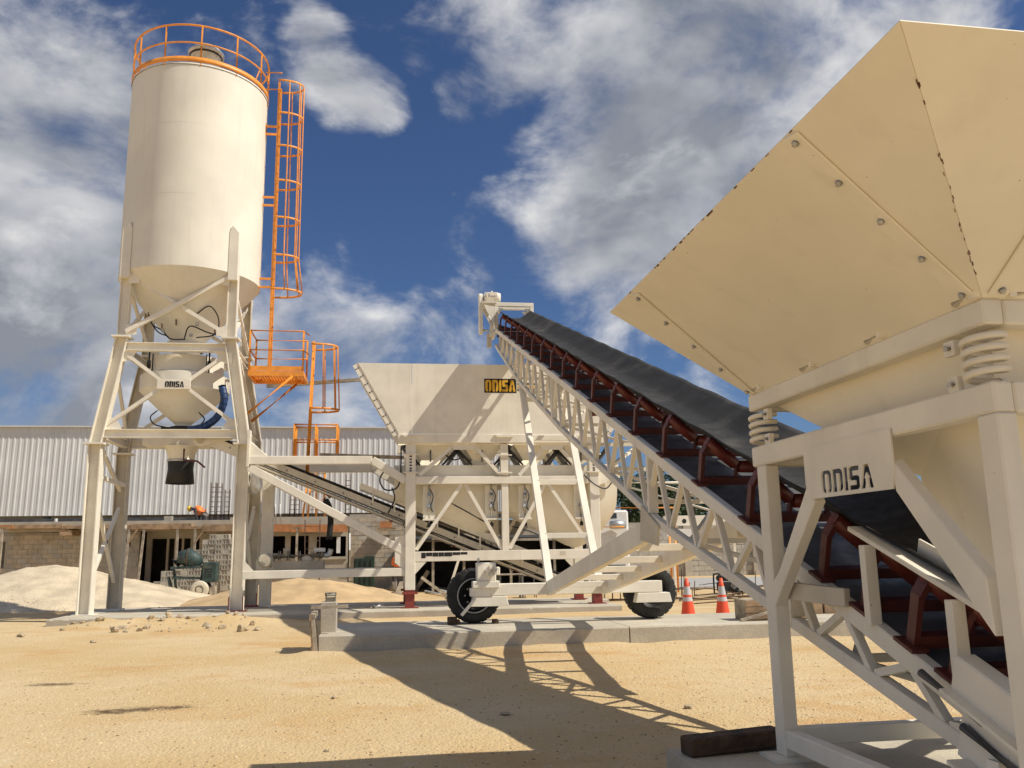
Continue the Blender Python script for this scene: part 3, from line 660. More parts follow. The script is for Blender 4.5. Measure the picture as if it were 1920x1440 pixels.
for s in (-1, 1):
    sign_plate(s)
    for nm, pxs in (('brace', ((1516, 905), (1529, 941), (1455, 1136), (1438, 1112), (1462, 1070))), ('brace', ((1671, 860), (1850, 1082), (1868, 1195), (1681, 921)))):
        q = [atV(x, y, -1.09) for x, y in pxs]; m = MB(); m.plate([W(u, s*1.058, z) for u, z in q], .075); m.build(nm, PAINT, fh, .006)
    m = MB(); m.bar(W(-10.66, s*1.0, 1.23), W(-11.2, -.87 if s < 0 else .25, 1.20), .05, .11); m.build('tie_bar', GREYP, fh, .004)
# ------------------------------------------------------------------ cement silo
CX, CY = -5.63, 24.86; RS = 1.9; ZC, ZTOP = 9.12, 14.95
silo = thing('cement_silo', 'tall cream cement silo on four splayed legs with orange ladder and top railing', 'silo', (CX, CY, .15))
C0 = V((CX, CY, 0))
m = MB(); m.lathe([(RS, ZC), (RS, ZTOP)], C0, 96); shell = m.build('shell', SHELL, silo)
for zz in (11.16, 13.21): MB().lathe([(RS-.004, zz-.008), (RS+.003, zz), (RS-.004, zz+.008)], C0, 96).build('weld_seam', SHELL, shell)
m = MB(); m.lathe([(RS+.02, ZTOP), (RS+.02, ZTOP+.04), (RS, ZTOP+.06), (.3, ZTOP+.35), (0, ZTOP+.36)], C0, 64); m.build('roof', SHELL, silo)
m = MB(); m.lathe([(RS-.004, ZC+.004), (.42, 7.45)], C0, 72); m.lathe([(.42, 7.45), (.42, 7.3)], C0, 40); m.build('cone', SHELL, silo)
cc = V((at(386, 115, CY-1.1).x, CY-1.1, 0)); m = MB(); m.lathe([(.42, ZTOP+.1), (.42, ZTOP+.72), (.5, ZTOP+.74), (.5, ZTOP+.80), (.35, ZTOP+.95), (0, ZTOP+.98)], cc, 28); vent = m.build('filter_vent', GALV, silo)
m = MB(); m.lathe([(.425, ZTOP+.66), (.455, ZTOP+.68), (.455, ZTOP+.70), (.425, ZTOP+.72)], cc, 28); m.build('clamp_ring', BLACK, vent)
m = MB(); m.bar((CX-.75, CY-.5, ZTOP+.45), (CX-.15, CY-.5, ZTOP+.78), .3, .1); m.build('hatch', GREYP, silo)
# top railing
NP = 12; rail = []
for zz, r in ((1.2, .028), (.66, .024)):
    MB().tube([C0+V((RS*math.cos(a), RS*math.sin(a), ZTOP+zz)) for a in [2*math.pi*k/48 for k in range(48)]], r, 8, closed=True).build('guard_rail', ORANGE, silo)
MB().lathe([(RS+.02, ZTOP+.07), (RS+.02, ZTOP+.22), (RS+.03, ZTOP+.22), (RS+.03, ZTOP+.07), (RS+.02, ZTOP+.07)], C0, 64).build('toe_board', ORANGE, silo)
for k in range(NP):
    a = 2*math.pi*(k+.35)/NP; p = C0+V((RS*math.cos(a), RS*math.sin(a), 0)); MB().tube([p+ZX*(ZTOP-.02), p+ZX*(ZTOP+1.2)], .024, 8).build('rail_post', ORANGE, silo)
for a in (R(186), R(-22)):
    p = C0+V((RS*math.cos(a), RS*math.sin(a), ZTOP+.66)); q = C0+V(((RS-.35)*math.cos(a+.12), (RS-.35)*math.sin(a+.12), ZTOP+.1)); MB().tube([p, q], .02, 8).build('rail_stay', ORANGE, silo)
# legs
LX, UXo, LY = 1.83, 1.39, 1.2
def hb(name, p0, p1, w, h, ref, material=PAINT, par=silo, t=.022): return MB().hbeam(p0, p1, w, h, t, ref).build(name, material, par)
for sx in (-1, 1):
    for sy in (-1, 1):
        y = CY+sy*LY; xo = CX+sx*LX; xi = CX+sx*UXo
        m = MB(); m.hbeam((xo, y, .5), (xo+sx*.02, y, 4.42), .34, .32, .024, V((1, 0, 0))); m.hbeam((xo+sx*.02, y, 4.46), (xi, y, 7.26), .30, .30, .022, V((1, 0, 0))); m.hbeam((xi, y, 7.32), (xi, y, 9.1), .22, .26, .02, V((1, 0, 0)))
        yo = y+sy*.24; m.prism([(xi-.12, yo, 8.9), (xi+.12, yo, 8.9), (xi+.12, yo, 10.25), (xi+(.05 if sx < 0 else -.05), yo, 10.45), (xi-.12, yo, 10.25)], (0, -.3*sy, 0))
        lg = m.build('leg', PAINT if sy < 0 else GREYP, silo)  # rear legs: shade put into the colour with the duller cream
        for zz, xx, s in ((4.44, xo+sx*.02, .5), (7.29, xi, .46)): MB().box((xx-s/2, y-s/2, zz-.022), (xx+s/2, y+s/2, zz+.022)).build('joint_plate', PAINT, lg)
        MB().hbeam((xo, y, .17), (xo, y, .5), .345, .325, .03, V((1, 0, 0))).build('foot', PAINT if sy < 0 else GREYP, lg); [MB().box((xo+q*.172-.012, y-.185, .172), (xo+q*.172+.012, y-.160, .52)).build('foot_edge', REDFOOT, lg) for q in (-1, 1) if sx > 0]  # rear feet carry the same painted-in shade
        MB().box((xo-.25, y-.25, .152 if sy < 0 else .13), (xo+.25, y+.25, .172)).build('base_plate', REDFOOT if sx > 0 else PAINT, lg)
fy, by = CY-LY, CY+LY
for y in (fy, by):
    hb('ring_beam', (CX-1.66, y, 4.715), (CX+1.66, y, 4.715), .2, .22, None); hb('ring_beam', (CX-1.26, y, 7.04), (CX+1.26, y, 7.04), .2, .22, None)
for sx in (-1, 1):
    hb('ring_beam', (CX+sx*1.8, fy+.17, 4.72), (CX+sx*1.8, by-.17, 4.72), .18, .22, None); hb('ring_beam', (CX+sx*1.42, fy+.16, 7.03), (CX+sx*1.42, by-.16, 7.03), .18, .2, None)
def brace(p0, p1, w=.1, h=.1, n='brace', mt=PAINT): return bar(n, p0, p1, w, h, mt, silo, V((0, 1, 0)))
for y, d in ((fy, -.02), (by, .02)):
    brace((CX-1.28, y+d, 8.98), (CX+1.28, y+d, 7.42)); brace((CX+1.28, y+d*3-.09, 8.98), (CX-1.28, y+d*3-.09, 7.42))
    for sx in (-1, 1):
        brace((CX+sx*1.32, y, 6.88), (CX+sx*.3, y, 6.1), .09, .1); brace((CX+sx*1.68, y, 4.92), (CX+sx*.3, y, 5.96), .09, .1)
        m = MB(); m.plate([(CX+sx*1.45, y-.02, 6.95), (CX+sx*1.0, y-.02, 6.95), (CX+sx*1.12, y-.02, 6.68), (CX+sx*1.45, y-.02, 6.6)], .02); m.build('gusset_plate', PAINT, silo); m = MB(); m.plate([(CX+sx*1.7, y-.02, 4.83), (CX+sx*1.25, y-.02, 4.83), (CX+sx*1.4, y-.02, 5.1), (CX+sx*1.66, y-.02, 5.15)], .02); m.build('gusset_plate', PAINT, silo)
        m = MB(); m.plate([(CX+sx*1.3, y-.13, 8.75), (CX+sx*1.02, y-.13, 8.78), (CX+sx*1.02, y-.13, 9.0), (CX+sx*1.3, y-.13, 9.05)], .02); m.build('gusset_plate', PAINT, silo); m = MB(); m.plate([(CX+sx*1.3, y-.13, 7.32), (CX+sx*1.02, y-.13, 7.35), (CX+sx*1.02, y-.13, 7.55), (CX+sx*1.3, y-.13, 7.65)], .02); m.build('gusset_plate', PAINT, silo)
# name plate
MB().box((CX-.42, fy-.1, 5.9), (CX+.42, fy-.05, 6.16)).build('name_plate', PAINT, silo)
letters, wd = word(.09); sc = .155
m = MB()
for q in letters: m.prism([(CX-.22+a*sc, fy-.103, 5.945+b*sc) for a, b in q], (0, -.004, 0))
m.build('lettering', LETTER, silo)
# side bracing
for sx in (-1, 1):
    x = CX+sx*1.84
    for a, b in (((fy+.15, 4.5), (by-.15, 3.4)), ((fy+.15, .9), (by-.15, 2.9)), ((fy+.15, 3.2), (by-.15, .9))): bar('side_brace', (x, a[0], a[1]), (x, b[0], b[1]), .09, .09, PAINT, silo, V((1, 0, 0)))
    for a, b in (((fy+.12, 7.4), (by-.12, 8.8)), ((fy+.12, 8.8), (by-.12, 7.4))): bar('side_brace', (CX+sx*1.39, a[0], a[1]), (CX+sx*1.39+.1*(a[1] > 8), b[0], b[1]), .08, .08, PAINT, silo, V((1, 0, 0)))
    bar('side_brace', (CX+sx*1.6, fy+.12, 6.8), (CX+sx*1.78, by-.12, 5.0), .08, .08, PAINT, silo, V((1, 0, 0)))
    bar('side_tie', (x-sx*.1, fy+.17, 3.6), (x-sx*.1, by-.17, 3.55), .1, .1, PAINT, silo)
# weigh hopper under the cone
m = MB()
for pr in ([(.35, 7.2), (.35, 7.02)], [(.35, 7.02), (1.0, 6.92)], [(1.0, 6.92), (1.0, 6.5)], [(1.0, 6.5), (1.18, 6.42)], [(1.18, 6.42), (1.18, 6.02)], [(1.18, 6.02), (.55, 5.42)], [(.55, 5.42), (.22, 5.14)], [(.22, 5.14), (.22, 5.0)]): m.lathe(pr, C0, 48)
m = m; wh = m.build('weigh_hopper', SHELL, silo)
m = MB(); m.lathe([(.38, 7.33), (.43, 7.32), (.43, 7.2), (.38, 7.19)], C0, 28); m.build('flexible_joint', BLACK, silo)
m = MB(); m.lathe([(.22, 5.06), (.36, 5.05), (.36, 4.93), (.22, 4.9)], C0, 28); m.box((CX-.55, CY-.14, 4.92), (CX-.3, CY+.14, 5.05)); m.build('butterfly_valve', BLACK, silo)
m = MB(); m.box((CX-.95, CY-.35, 4.52), (CX+.95, CY+.35, 4.83)); m.build('cross_duct', PAINT, silo)
m = MB(); m.lathe([(.45, 4.52), (.36, 4.3), (.345, 4.12)], C0, 28); m.build('discharge_chute', PAINT2, silo)
m = MB(); m.lathe([(.355, 4.16), (.368, 4.13), (.355, 4.10)], C0, 28); m.build('chute_band', GALV, silo)
m = MB(); m.lathe([(.35, 4.13), (.33, 3.9), (.375, 3.5), (.365, 3.5), (.32, 3.9), (.34, 4.12)], C0, 28); m.build('rubber_boot', BLACK, silo)
for sx in (-1, 1):
    m = MB(); m.tube([(CX+sx*.78, fy+.35, 7.0), (CX+sx*.78, fy+.35, 6.3)], .022, 8); m.tube([(CX+sx*.7, fy+.4, 6.95), (CX+sx*.7, fy+.4, 6.45)], .016, 8); m.cyl((CX+sx*.78, fy+.35, 6.75), (CX+sx*.78, fy+.35, 6.55), .05, 10); m.build('load_cell', BLACK, silo)
m = MB(); m.tube(curve([(CX+1.12, CY-.7, 6.1), (CX+1.2, CY-.75, 5.7), (CX+1.05, CY-.75, 5.25), (CX+.7, CY-.7, 4.98), (CX+.3, CY-.6, 4.9)], 10), .1, 14); hose = m.build('blue_hose', BLUE, silo)
for i in range(12):
    c = curve([(CX+1.12, CY-.7, 6.1), (CX+1.2, CY-.75, 5.7), (CX+1.05, CY-.75, 5.25), (CX+.7, CY-.7, 4.98), (CX+.3, CY-.6, 4.9)], 10); a, b = c[i*3], c[i*3+1]; MB().tube([a, a.lerp(b, .3)], .108, 14).build('hose_ring', BLUE, hose)
for pts in ([(CX+.35, fy+.25, 8.0), (CX+.75, fy+.15, 8.25), (CX+1.0, fy+.2, 7.9), (CX+.9, fy+.3, 7.5), (CX+.4, fy+.4, 7.42)], [(CX+.1, fy+.3, 7.35), (CX+.25, fy+.25, 7.7), (CX+.7, fy+.3, 7.55), (CX+1.1, fy+.35, 7.45)], [(CX-.9, fy+.4, 8.1), (CX-.75, fy+.3, 7.75), (CX-.5, fy+.4, 7.6), (CX-.3, fy+.5, 7.4), (CX+.1, fy+.45, 7.38)], [(CX-.85, fy+.35, 7.9), (CX-.6, fy+.3, 7.55), (CX-.35, fy+.45, 7.45)], [(CX-.55, CY-.55, 5.45), (CX-.72, CY-.6, 5.25), (CX-.6, CY-.6, 5.05), (CX-.3, CY-.5, 4.98)], [(CX+.5, CY-.5, 5.4), (CX+.68, CY-.6, 5.2), (CX+.55, CY-.6, 5.0)]):
    MB().tube(curve(pts, 7), .018, 6).build('cable', BLACK, silo)
for p in ((CX+.45, fy+.2, 7.72), (CX+.3, fy+.22, 7.42), (CX-.45, fy+.3, 7.55)): MB().cyl(V(p), V(p)+V((0, -.06, .05)), .05, 10).build('aeration_pad', GALV, silo)
for p in ((CX-.15, fy+.4, 7.75), (CX+.9, fy+.3, 7.5), (CX-.5, fy+.35, 7.62)): MB().bar(V(p), V(p)+V((0, -.04, .16)), .03, .03).build('valve_handle', REDOX, silo)
# main ladder with cage, facing right
LXm, LYm = CX+RS+.34, CY+.15
for s in (-1, 1): MB().box((LXm-.02, LYm+s*.2-.035, 6.5), (LXm+.035, LYm+s*.2+.035, 15.6)).build('ladder_rail', ORANGE, silo)
z = 6.8
while z < 15.55: MB().tube([(LXm, LYm-.17, z), (LXm, LYm+.17, z)], .014, 6).build('rung', ORANGE, silo); z += .3
def hoop(par, x, y, z, dep, wid, r=.02, h=.06):
    pts = [V((x+(dep*(math.sin(math.pi*k/16)**.8)), y-wid/2*math.cos(math.pi*k/16), z)) for k in range(17)]
    vs = []; 
    for p in pts: vs += [p, p+V((0, 0, h))]
    fs = [(2*i, 2*i+2, 2*i+3, 2*i+1) for i in range(16)]
    o = MB().add(vs, fs, True).build('cage_hoop', ORANGE, par); so = o.modifiers.new('s', 'SOLIDIFY'); so.thickness = .012; return pts
hz = [9.0, 10.05, 11.2, 12.35, 13.45, 14.5, 15.55]
HP = [hoop(silo, LXm, LYm, z, .72 if z > 9.2 else .85, .78 if z > 9.2 else .95) for z in hz]
for k in (2, 5, 8, 11, 14):
    pts = [h[k]+V((0, 0, .03)) for h in HP]; pts = [pts[0], pts[0].lerp(pts[1], .55)+(pts[1]-pts[0]).cross(V((0, 1, 0))).normalized()*0] + pts[1:]
    MB().tube(pts, .018, 6).build('cage_strap', ORANGE, silo)
for z in (14.1, 13.85, 11.85, 11.6, 9.35, 9.1):
    MB().box((CX+RS-.02, LYm-.25, z), (LXm, LYm-.21, z+.06)).build('ladder_bracket', ORANGE, silo)
for z in (15.3, 15.85): MB().tube([(CX+RS-.05, LYm-.3, z), (LXm+.1, LYm-.3, z)], .022, 8).build('landing_rail', ORANGE, silo)
# sticker with the name near the top right of the shell
def on_shell(a, z, r): return C0+V((r*math.cos(a), r*math.sin(a), z))
a_s = math.atan2(-CY, -CX); A0 = a_s+R(74); zs = 13.95
m = MB(); vs = []; n = 14
for i in range(n+1):
    a = A0+R(34)*i/n; vs += [on_shell(a, zs-.06, RS+.006), on_shell(a, zs+.30, RS+.006)]
m.add(vs, [(2*i, 2*i+2, 2*i+3, 2*i+1) for i in range(n)], True); m.build('name_sticker', YELLOW, silo)
m = MB()
for q in letters: m.add([on_shell(A0+R(3)+R(28)*a/wd, zs+.02+b*.2, RS+.009) for a, b in q], [tuple(range(len(q)))])
m.build('lettering', LETTER, silo)
# platform with rails
PX0, PX1, PY0, PY1, PZ = -3.86, -2.35, CY-.65, CY+.55, 6.55
m = MB(); m.box((PX0, PY0, PZ-.14), (PX1, PY0+.06, PZ)); m.box((PX0, PY1-.06, PZ-.14), (PX1, PY1, PZ)); m.box((PX0, PY0+.062, PZ-.138), (PX0+.06, PY1-.062, PZ-.002)); m.box((PX1-.06, PY0+.062, PZ-.138), (PX1, PY1-.062, PZ-.002)); m.build('platform_frame', ORANGE, silo)
for i in range(18):
    x = PX0+.09+i*(PX1-PX0-.18)/17; MB().box((x-.012, PY0+.06, PZ-.05), (x+.022, PY1-.06, PZ-.02)).build('grating_bar', ORANGE, silo)
for i in range(6):
    y = PY0+.15+i*(PY1-PY0-.3)/5; MB().box((PX0+.06, y-.01, PZ-.02), (PX1-.06, y+.02, PZ+.004)).build('grating_cross_bar', ORANGE, silo)
cor4 = [(PX0+.03, PY0+.03), (PX1-.03, PY0+.03), (PX1-.03, PY1-.03), (PX0+.03, PY1-.03)]
for x, y in cor4: MB().tube([(x, y, PZ), (x, y, PZ+1.15)], .026, 8).build('rail_post', ORANGE, silo)
for a, b in ((0, 1), (2, 3), (3, 0)):
    for h in (1.15, .6): MB().tube([(*cor4[a], PZ+h), (*cor4[b], PZ+h)], .024, 8).build('guard_rail', ORANGE, silo)
    (xa, ya), (xb, yb) = cor4[a], cor4[b]; MB().bar((xa, ya, PZ+.08), (xb, yb, PZ+.08), .012, .13).build('toe_board', ORANGE, silo)
for h in (1.15, .6): MB().tube([(*cor4[1], PZ+h), (PX1+.12, PY0+.1, PZ+h-.1)], .022, 8).build('guard_rail', ORANGE, silo)
for y in (PY0+.03, PY1-.03): MB().tube([(PX1-.3, y, PZ-.14), (PX0-.03, y, PZ-1.25)], .045, 10).build('platform_strut', ORANGE, silo)
# lower caged ladder beside the platform
L2x, L2y = PX1+.05, CY+.1
for s in (-1, 1): MB().tube([(L2x+.15, L2y+s*.2, PZ+1.0), (L2x+.05, L2y+s*.2, 3.6)], .03, 8).build('ladder_rail', ORANGE, silo)
z = 3.8
while z < PZ+.9: MB().tube([(L2x+.1, L2y-.2, z), (L2x+.1, L2y+.2, z)], .014, 6).build('rung', ORANGE, silo); z += .3
HP = [hoop(silo, L2x+.1, L2y, z, .72 if z > 6 else .8, .8) for z in (5.55, PZ+.85)]
for k in (2, 5, 8, 11, 14): MB().tube([HP[0][k]+V((0, 0, .03)), HP[1][k]+V((0, 0, .03))], .018, 6).build('cage_strap', ORANGE, silo)

# ------------------------------------------------------------------ aggregate batcher
BY = 23.27; BK = 25.55; BXL, BXR = .59, 5.55
bat = thing('aggregate_batcher', 'white aggregate batcher with a wide flared bin above a slanting belt', 'batching plant', ((BXL+BXR)/2, (BY+BK)/2, .15))
for y in (BY, BK):
    for x in (BXL, BXR):
        lg = MB().box((x-.13, y-.13, .6), (x+.13, y+.13, 4.42)).build('leg', PAINT, bat, .01)
        m = MB(); m.box((x-.12, y-.12, .17), (x+.12, y+.12, .6)); m.box((x-.22, y-.2, .151), (x+.22, y+.2, .172)); m.box((x-.2, y-.18, .5), (x+.2, y-.131, .56)); m.build('foot', REDFOOT, lg)
        for zz in (3.62, 4.1): MB().box((x-.2, y-.17, zz), (x+.2, y-.135, zz+.03)).build('joint_plate', PAINT, lg)
        for zz in (3.66, 3.72, 3.8, 3.88, 3.96, 4.04): 
            if y == BY: MB().box((x-.03, y-.134, zz), (x+.03, y-.128, zz+.04)).build('pin_hole', BLACK, lg)
# flared bin: panels, end panels, flanges
ZB0, ZB1 = 4.66, 6.57; YF0, YF1 = BY-.165, BY-.165; YB0, YB1 = BK+.14, BK+.5
xb0, xb1, xt0, xt1 = .27, 5.85, -.83, 7.25
cuts_b = [xb0, .62, 3.4, 5.2, xb1]; cuts_t = [xt0, .60, 3.4, 5.2, xt1]
for yb_, yt_ in ((YF0, YF1), (YB0, YB1)):
    for i in range(4):
        MB().plate([(cuts_b[i]+.004, yb_, ZB0), (cuts_b[i+1]-.004, yb_, ZB0), (cuts_t[i+1]-.004, yt_, ZB1), (cuts_t[i]+.004, yt_, ZB1)], .012).build('bin_panel', PAINT, bat)
for xb_, xt_ in ((xb0, xt0), (xb1, xt1)):
    ep = MB().plate([(xb_, YF0, ZB0), (xb_, YB0, ZB0), (xt_, YB1, ZB1), (xt_, YF1, ZB1)], .012).build('end_panel', PAINT, bat)
    s = -1 if xb_ < 1 else 1; d = V((xt_-xb_, YF1-YF0, ZB1-ZB0)); n = V((s*.86, 0, -.5))
    p0 = V((xb_, YF0+.02, ZB0)); fl = MB().plate([p0+n*.02, p0+n*.16, p0+d+n*.16, p0+d+n*.02], .012).build('end_flange', PAINT, bat)
    for i in range(9):
        for q in (.06, .13): p = p0+d*((i+.5)/9)+n*q; MB().cyl(p+V((0, -.006, 0)), p+V((0, -.02, 0)), .017, 8).build('bolt', BLACK, fl)
MB().box((3.33, YF1+.3, ZB0), (3.36, YB0-.1, ZB1-.15)).build('bin_divider', PAINT, bat)
MB().box((xb0-.02, BY-.19, 4.42), (xb1+.02, BY+.1, ZB0-.01)).build('bin_beam', PAINT, bat, .008); MB().box((xb0-.02, BK-.1, 4.42), (xb1+.02, BK+.16, ZB0-.002)).build('bin_beam', PAINT, bat)
for x in (.62, 3.1, 5.45): MB().prism([(x-.28, BY-.192, ZB0-.03), (x+.28, BY-.192, ZB0-.03), (x+.22, BY-.192, ZB0-.09), (x-.2, BY-.192, ZB0-.09)], (0, -.05, 0)).build('lifting_lug', PAINT, bat)
# name on the bin
def face_y(z): return YF0+(YF1-YF0)*(z-ZB0)/(ZB1-ZB0)
p_l = at(910, 734, BY-.17); p_r = at(966, 713, BY-.17); hh = p_r.z-p_l.z; k = hh
def name_mesh(grow, off, material, nm):
    m = MB()
    for q in letters:
        cx_ = sum(a for a, b in q)/len(q); xs = [a for a, b in q]; c = ((min(xs)+max(xs))/2, .5); w = (max(xs)-min(xs))/2
        pts = [(c[0]+(a-c[0])*(1+grow/w), c[1]+(b-c[1])*(1+grow/.5)) for a, b in q] if grow <= 0 else [(min(xs)-grow, -grow), (max(xs)+grow, -grow), (max(xs)+grow, 1+grow), (min(xs)-grow, 1+grow)]
        sl = (p_r.x-p_l.x)/wd
        m.prism([(p_l.x+a*sl, face_y(p_l.z+b*hh)-off, p_l.z+b*hh) for a, b in pts], (0, -.003, 0))
    return m.build(nm, material, bat)
name_mesh(.11, .008, LETTER, 'lettering_outline'); name_mesh(0, .012, YELLOW, 'lettering')
for dz, mt in ((.62, LETTER), (.34, YELLOW), (.1, LETTER)):
    z = p_l.z+dz*hh; MB().box((p_r.x+.06, face_y(z)-.013, z), (p_r.x+.62, face_y(z)-.009, z+.045)).build('name_stripe', mt, bat)
# V braces under the bin
for xa, xb_ in ((1.78, .82), (2.25, 3.0), (4.3, 3.5), (4.55, 5.3)):
    for y in (BY-.02, BK+.02): bar('bin_brace', (xa, y, 4.4), (xb_, y, 3.56), .09, .09, PAINT, bat, V((0, 1, 0)))
for xa in (2.0, 4.4): MB().plate([(xa-.32, BY-.09, 4.42), (xa+.34, BY-.09, 4.42), (xa+.3, BY-.09, 4.24), (xa-.28, BY-.09, 4.24)], .016).build('gusset_plate', PAINT, bat)
MB().box((3.0, BY-.1, 3.55), (3.2, BY+.1, 4.4)).build('bin_post', PAINT, bat); MB().box((2.9, BY-.14, 3.6), (3.3, BY-.102, 3.64)).build('joint_plate', PAINT, bat); MB().box((2.9, BY-.14, 4.08), (3.3, BY-.102, 4.11)).build('joint_plate', PAINT, bat)
# four bin outlets with gates and air cylinders
yc = (BY+BK)/2
for x in (1.15, 2.55, 3.95, 5.3):
    t = [(x-.56, BY+.15, 4.42), (x+.56, BY+.15, 4.42), (x+.56, BK-.15, 4.42), (x-.56, BK-.15, 4.42)]; b = [(x-.27, BY+.35, 4.0), (x+.27, BY+.35, 4.0), (x+.27, BK-.35, 4.0), (x-.27, BK-.35, 4.0)]
    m = MB(); m.add(t+b, [(0, 1, 5, 4), (1, 2, 6, 5), (2, 3, 7, 6), (3, 0, 4, 7)]); ou = m.build('bin_outlet', PAINT2, bat)
    m = MB(); m.lathe([(.42, BY+.38-yc), (.42, BK-.38-yc)], (x, yc, 4.12), 16, 'Y', a0=R(200), a1=R(340)); m.build('gate', DECK, ou)
    MB().box((x-.2, BY+.26, 4.14), (x+.2, BY+.33, 4.36)).build('pivot_block', PAINT, ou)
    MB().bar((x-.02, BY+.24, 4.3), (x-.02, BY+.24, 3.95), .04, .04, V((0, 1, 0))).build('pivot_pin', DECK, ou)
    for s in (-1, 1):
        MB().tube([(x+s*.72, BY+.25, 4.4), (x+s*.62, BY+.22, 4.2), (x+s*.30, BY+.2, 3.86)], [.05, .05, .025], 10).build('air_cylinder', BLACK, ou)
        MB().bar((x+s*.80, BY+.4, 4.4), (x+s*.36, BY+.4, 3.75), .08, .1, V((0, 1, 0))).build('gate_arm', DECK, ou)
# beams and lattice of the lower frame
for y in (BY, BK):
    MB().box((BXL+.13, y-.11, 3.33), (BXR-.13, y+.11, 3.53)).build('mid_beam', PAINT, bat, .008); MB().box((BXL+.13, y-.12, 1.32), (BXR-.13, y+.12, 1.575)).build('low_beam', PAINT, bat, .008)
    MB().box((3.02, y-.08, 1.58), (3.2, y+.08, 3.325)).build('frame_post', PAINT, bat)
    for (xa, za), (xb_, zb_) in (((1.95, 3.32), (.75, 1.62)), ((2.05, 3.32), (3.0, 1.62)), ((4.2, 3.32), (3.22, 1.62)), ((4.3, 3.32), (5.42, 1.62))): bar('frame_brace', (xa, y, za), (xb_, y, zb_), .09, .09, PAINT, bat, V((0, 1, 0)))
    for x, s in ((BXL+.13, 1), (BXR-.13, -1)): MB().plate([(x, y-.1, 1.318), (x+s*.3, y-.1, 1.318), (x, y-.1, 1.0)], .02).build('gusset_plate', PAINT, bat)
for i, (w, h) in enumerate(((.11, .14), (.16, .09), (.14, .1), (.14, .1), (.2, .1), (.2, .07), (.18, .06))):
    x = .88+sum((.11, .16, .14, .14, .2, .2, .18)[:i])+.012*i; MB().box((x, BY-.125, 1.545-h), (x+w, BY-.1215, 1.545)).build('black_sticker', LETTER, bat)
p = at(1057, 1037, BY-.12); MB().box((p.x-.1, BY-.124, p.z-.05), (p.x+.06, BY-.1205, p.z+.05)).build('small_sticker', GREYP, bat)
for y in (BY+.2, BK-.2):
    for x in (BXL, BXR): pass
# two weigh bins with rounded bellies
def weigh_bin(name, prof, xr):
    m = MB(); n = 14; sec = [(0, 0.), (.35, 0.), (.55, .04), (.75, .16), (.9, .38), (1.0, .72)]
    ys0, ys1 = BY+.32, BK-.32; hw = (ys1-ys0)/2
    cols = []
    for i in range(n+1):
        x = xr[0]+(xr[1]-xr[0])*i/n; zbot = prof(x); col = []
        for t, inn in sec: col.append(V((x, ys0+hw*inn, 3.72-(3.72-zbot)*t)))
        for t, inn in sec[::-1]: col.append(V((x, ys1-hw*inn, 3.72-(3.72-zbot)*t)))
        cols.append(col)
    k = len(cols[0]); vs = [p for c in cols for p in c]; fs = [(i*k+j, i*k+j+1, (i+1)*k+j+1, (i+1)*k+j) for i in range(n) for j in range(k-1)]
    m.add(vs, fs, True); m.add(cols[0], [tuple(range(k))]); m.add(cols[-1], [tuple(range(k))]); return m.build(name, PAINT2, bat)
weigh_bin('weigh_bin', lambda x: 3.02-.42*(x+.1) if x < 2.6 else 1.9+.75*((x-2.6)/.4)**1.5, (.18, 2.96))
weigh_bin('weigh_bin', lambda x: 2.55-.5*(x-3.3) if x < 5.1 else 1.62+.9*((x-5.1)/1.2)**2 if x < 6.3 else 2.52, (3.28, 6.3))
for xa, xb_ in ((.15, 2.98), (3.26, 6.25)): MB().box((xa, BY+.26, 3.56), (xb_, BY+.31, 3.86)).build('weigh_bin_rim', PAINT, bat)
MB().prism([(5.7, BY+.14, 3.85), (6.3, BY+.14, 3.9), (6.35, BY+.14, 3.5), (5.75, BY+.14, 3.3)], (0, .03, 0)).build('end_shield', PAINT, bat)
for px in (805, 922, 985, 1090):
    x = at(px, 940, BY).x
    m = MB(); m.box((x-.16, BY+.16, 2.42), (x+.16, BY+.2, 3.3)); m.box((x-.17, BY-.02, 2.38), (x+.17, BY+.16, 2.42)); lc = m.build('load_cell_bracket', PAINT, bat)
    m = MB(); m.cyl((x, BY+.06, 2.3), (x, BY+.06, 3.42), .025, 8); m.cyl((x, BY+.06, 2.62), (x, BY+.06, 2.8), .055, 10); m.cyl((x, BY+.06, 2.95), (x, BY+.06, 3.1), .045, 10); m.build('load_cell', GALV, lc)
    m = MB(); m.tube(curve([(x+.02, BY+.02, 3.2), (x+.1, BY-.02, 3.0), (x+.04, BY, 2.75), (x+.09, BY, 2.6)], 5), .014, 6); m.build('cable', BLACK, lc); MB().cyl((x, BY+.06, 2.2), (x, BY+.06, 2.3), .045, 8).build('nut', BLACK, lc)
# gooseneck frames tying into the silo leg
for y in (BY, BK):
    pts = [(-3.62, 3.97), (-.42, 3.97), (.47, 3.42)]
    m = MB()
    for (xa, za), (xb_, zb_) in zip(pts, pts[1:]): m.bar((xa, y, za), (xb_, y, zb_), .2, .21)
    m.plate([(-3.6, y-.04, 4.5), (-3.1, y-.04, 4.08), (-3.6, y-.04, 4.08)], .03); m.build('gooseneck_beam', PAINT, bat, .01)
    MB().bar((-3.55, y, 3.78), (.42, y, 1.6), .17, .2).build('gooseneck_brace', PAINT, bat, .01); MB().plate([(.2, y-.06, 1.95), (.46, y-.06, 2.0), (.46, y-.06, 1.1), (.2, y-.06, 1.3)], .03).build('gusset_plate', PAINT, bat)
    MB().box((-3.62, y-.09, .96), (.46, y+.09, 1.16)).build('base_beam', PAINT, bat, .01); MB().plate([(-3.62, y-.05, 1.45), (-3.35, y-.05, 1.165), (-3.62, y-.05, 1.165)], .02).build('gusset_plate', PAINT, bat)
    if y == BK: MB().box((-3.5, y-.15, .17), (-3.2, y+.15, 3.86)).build('frame_post', PAINT, bat)
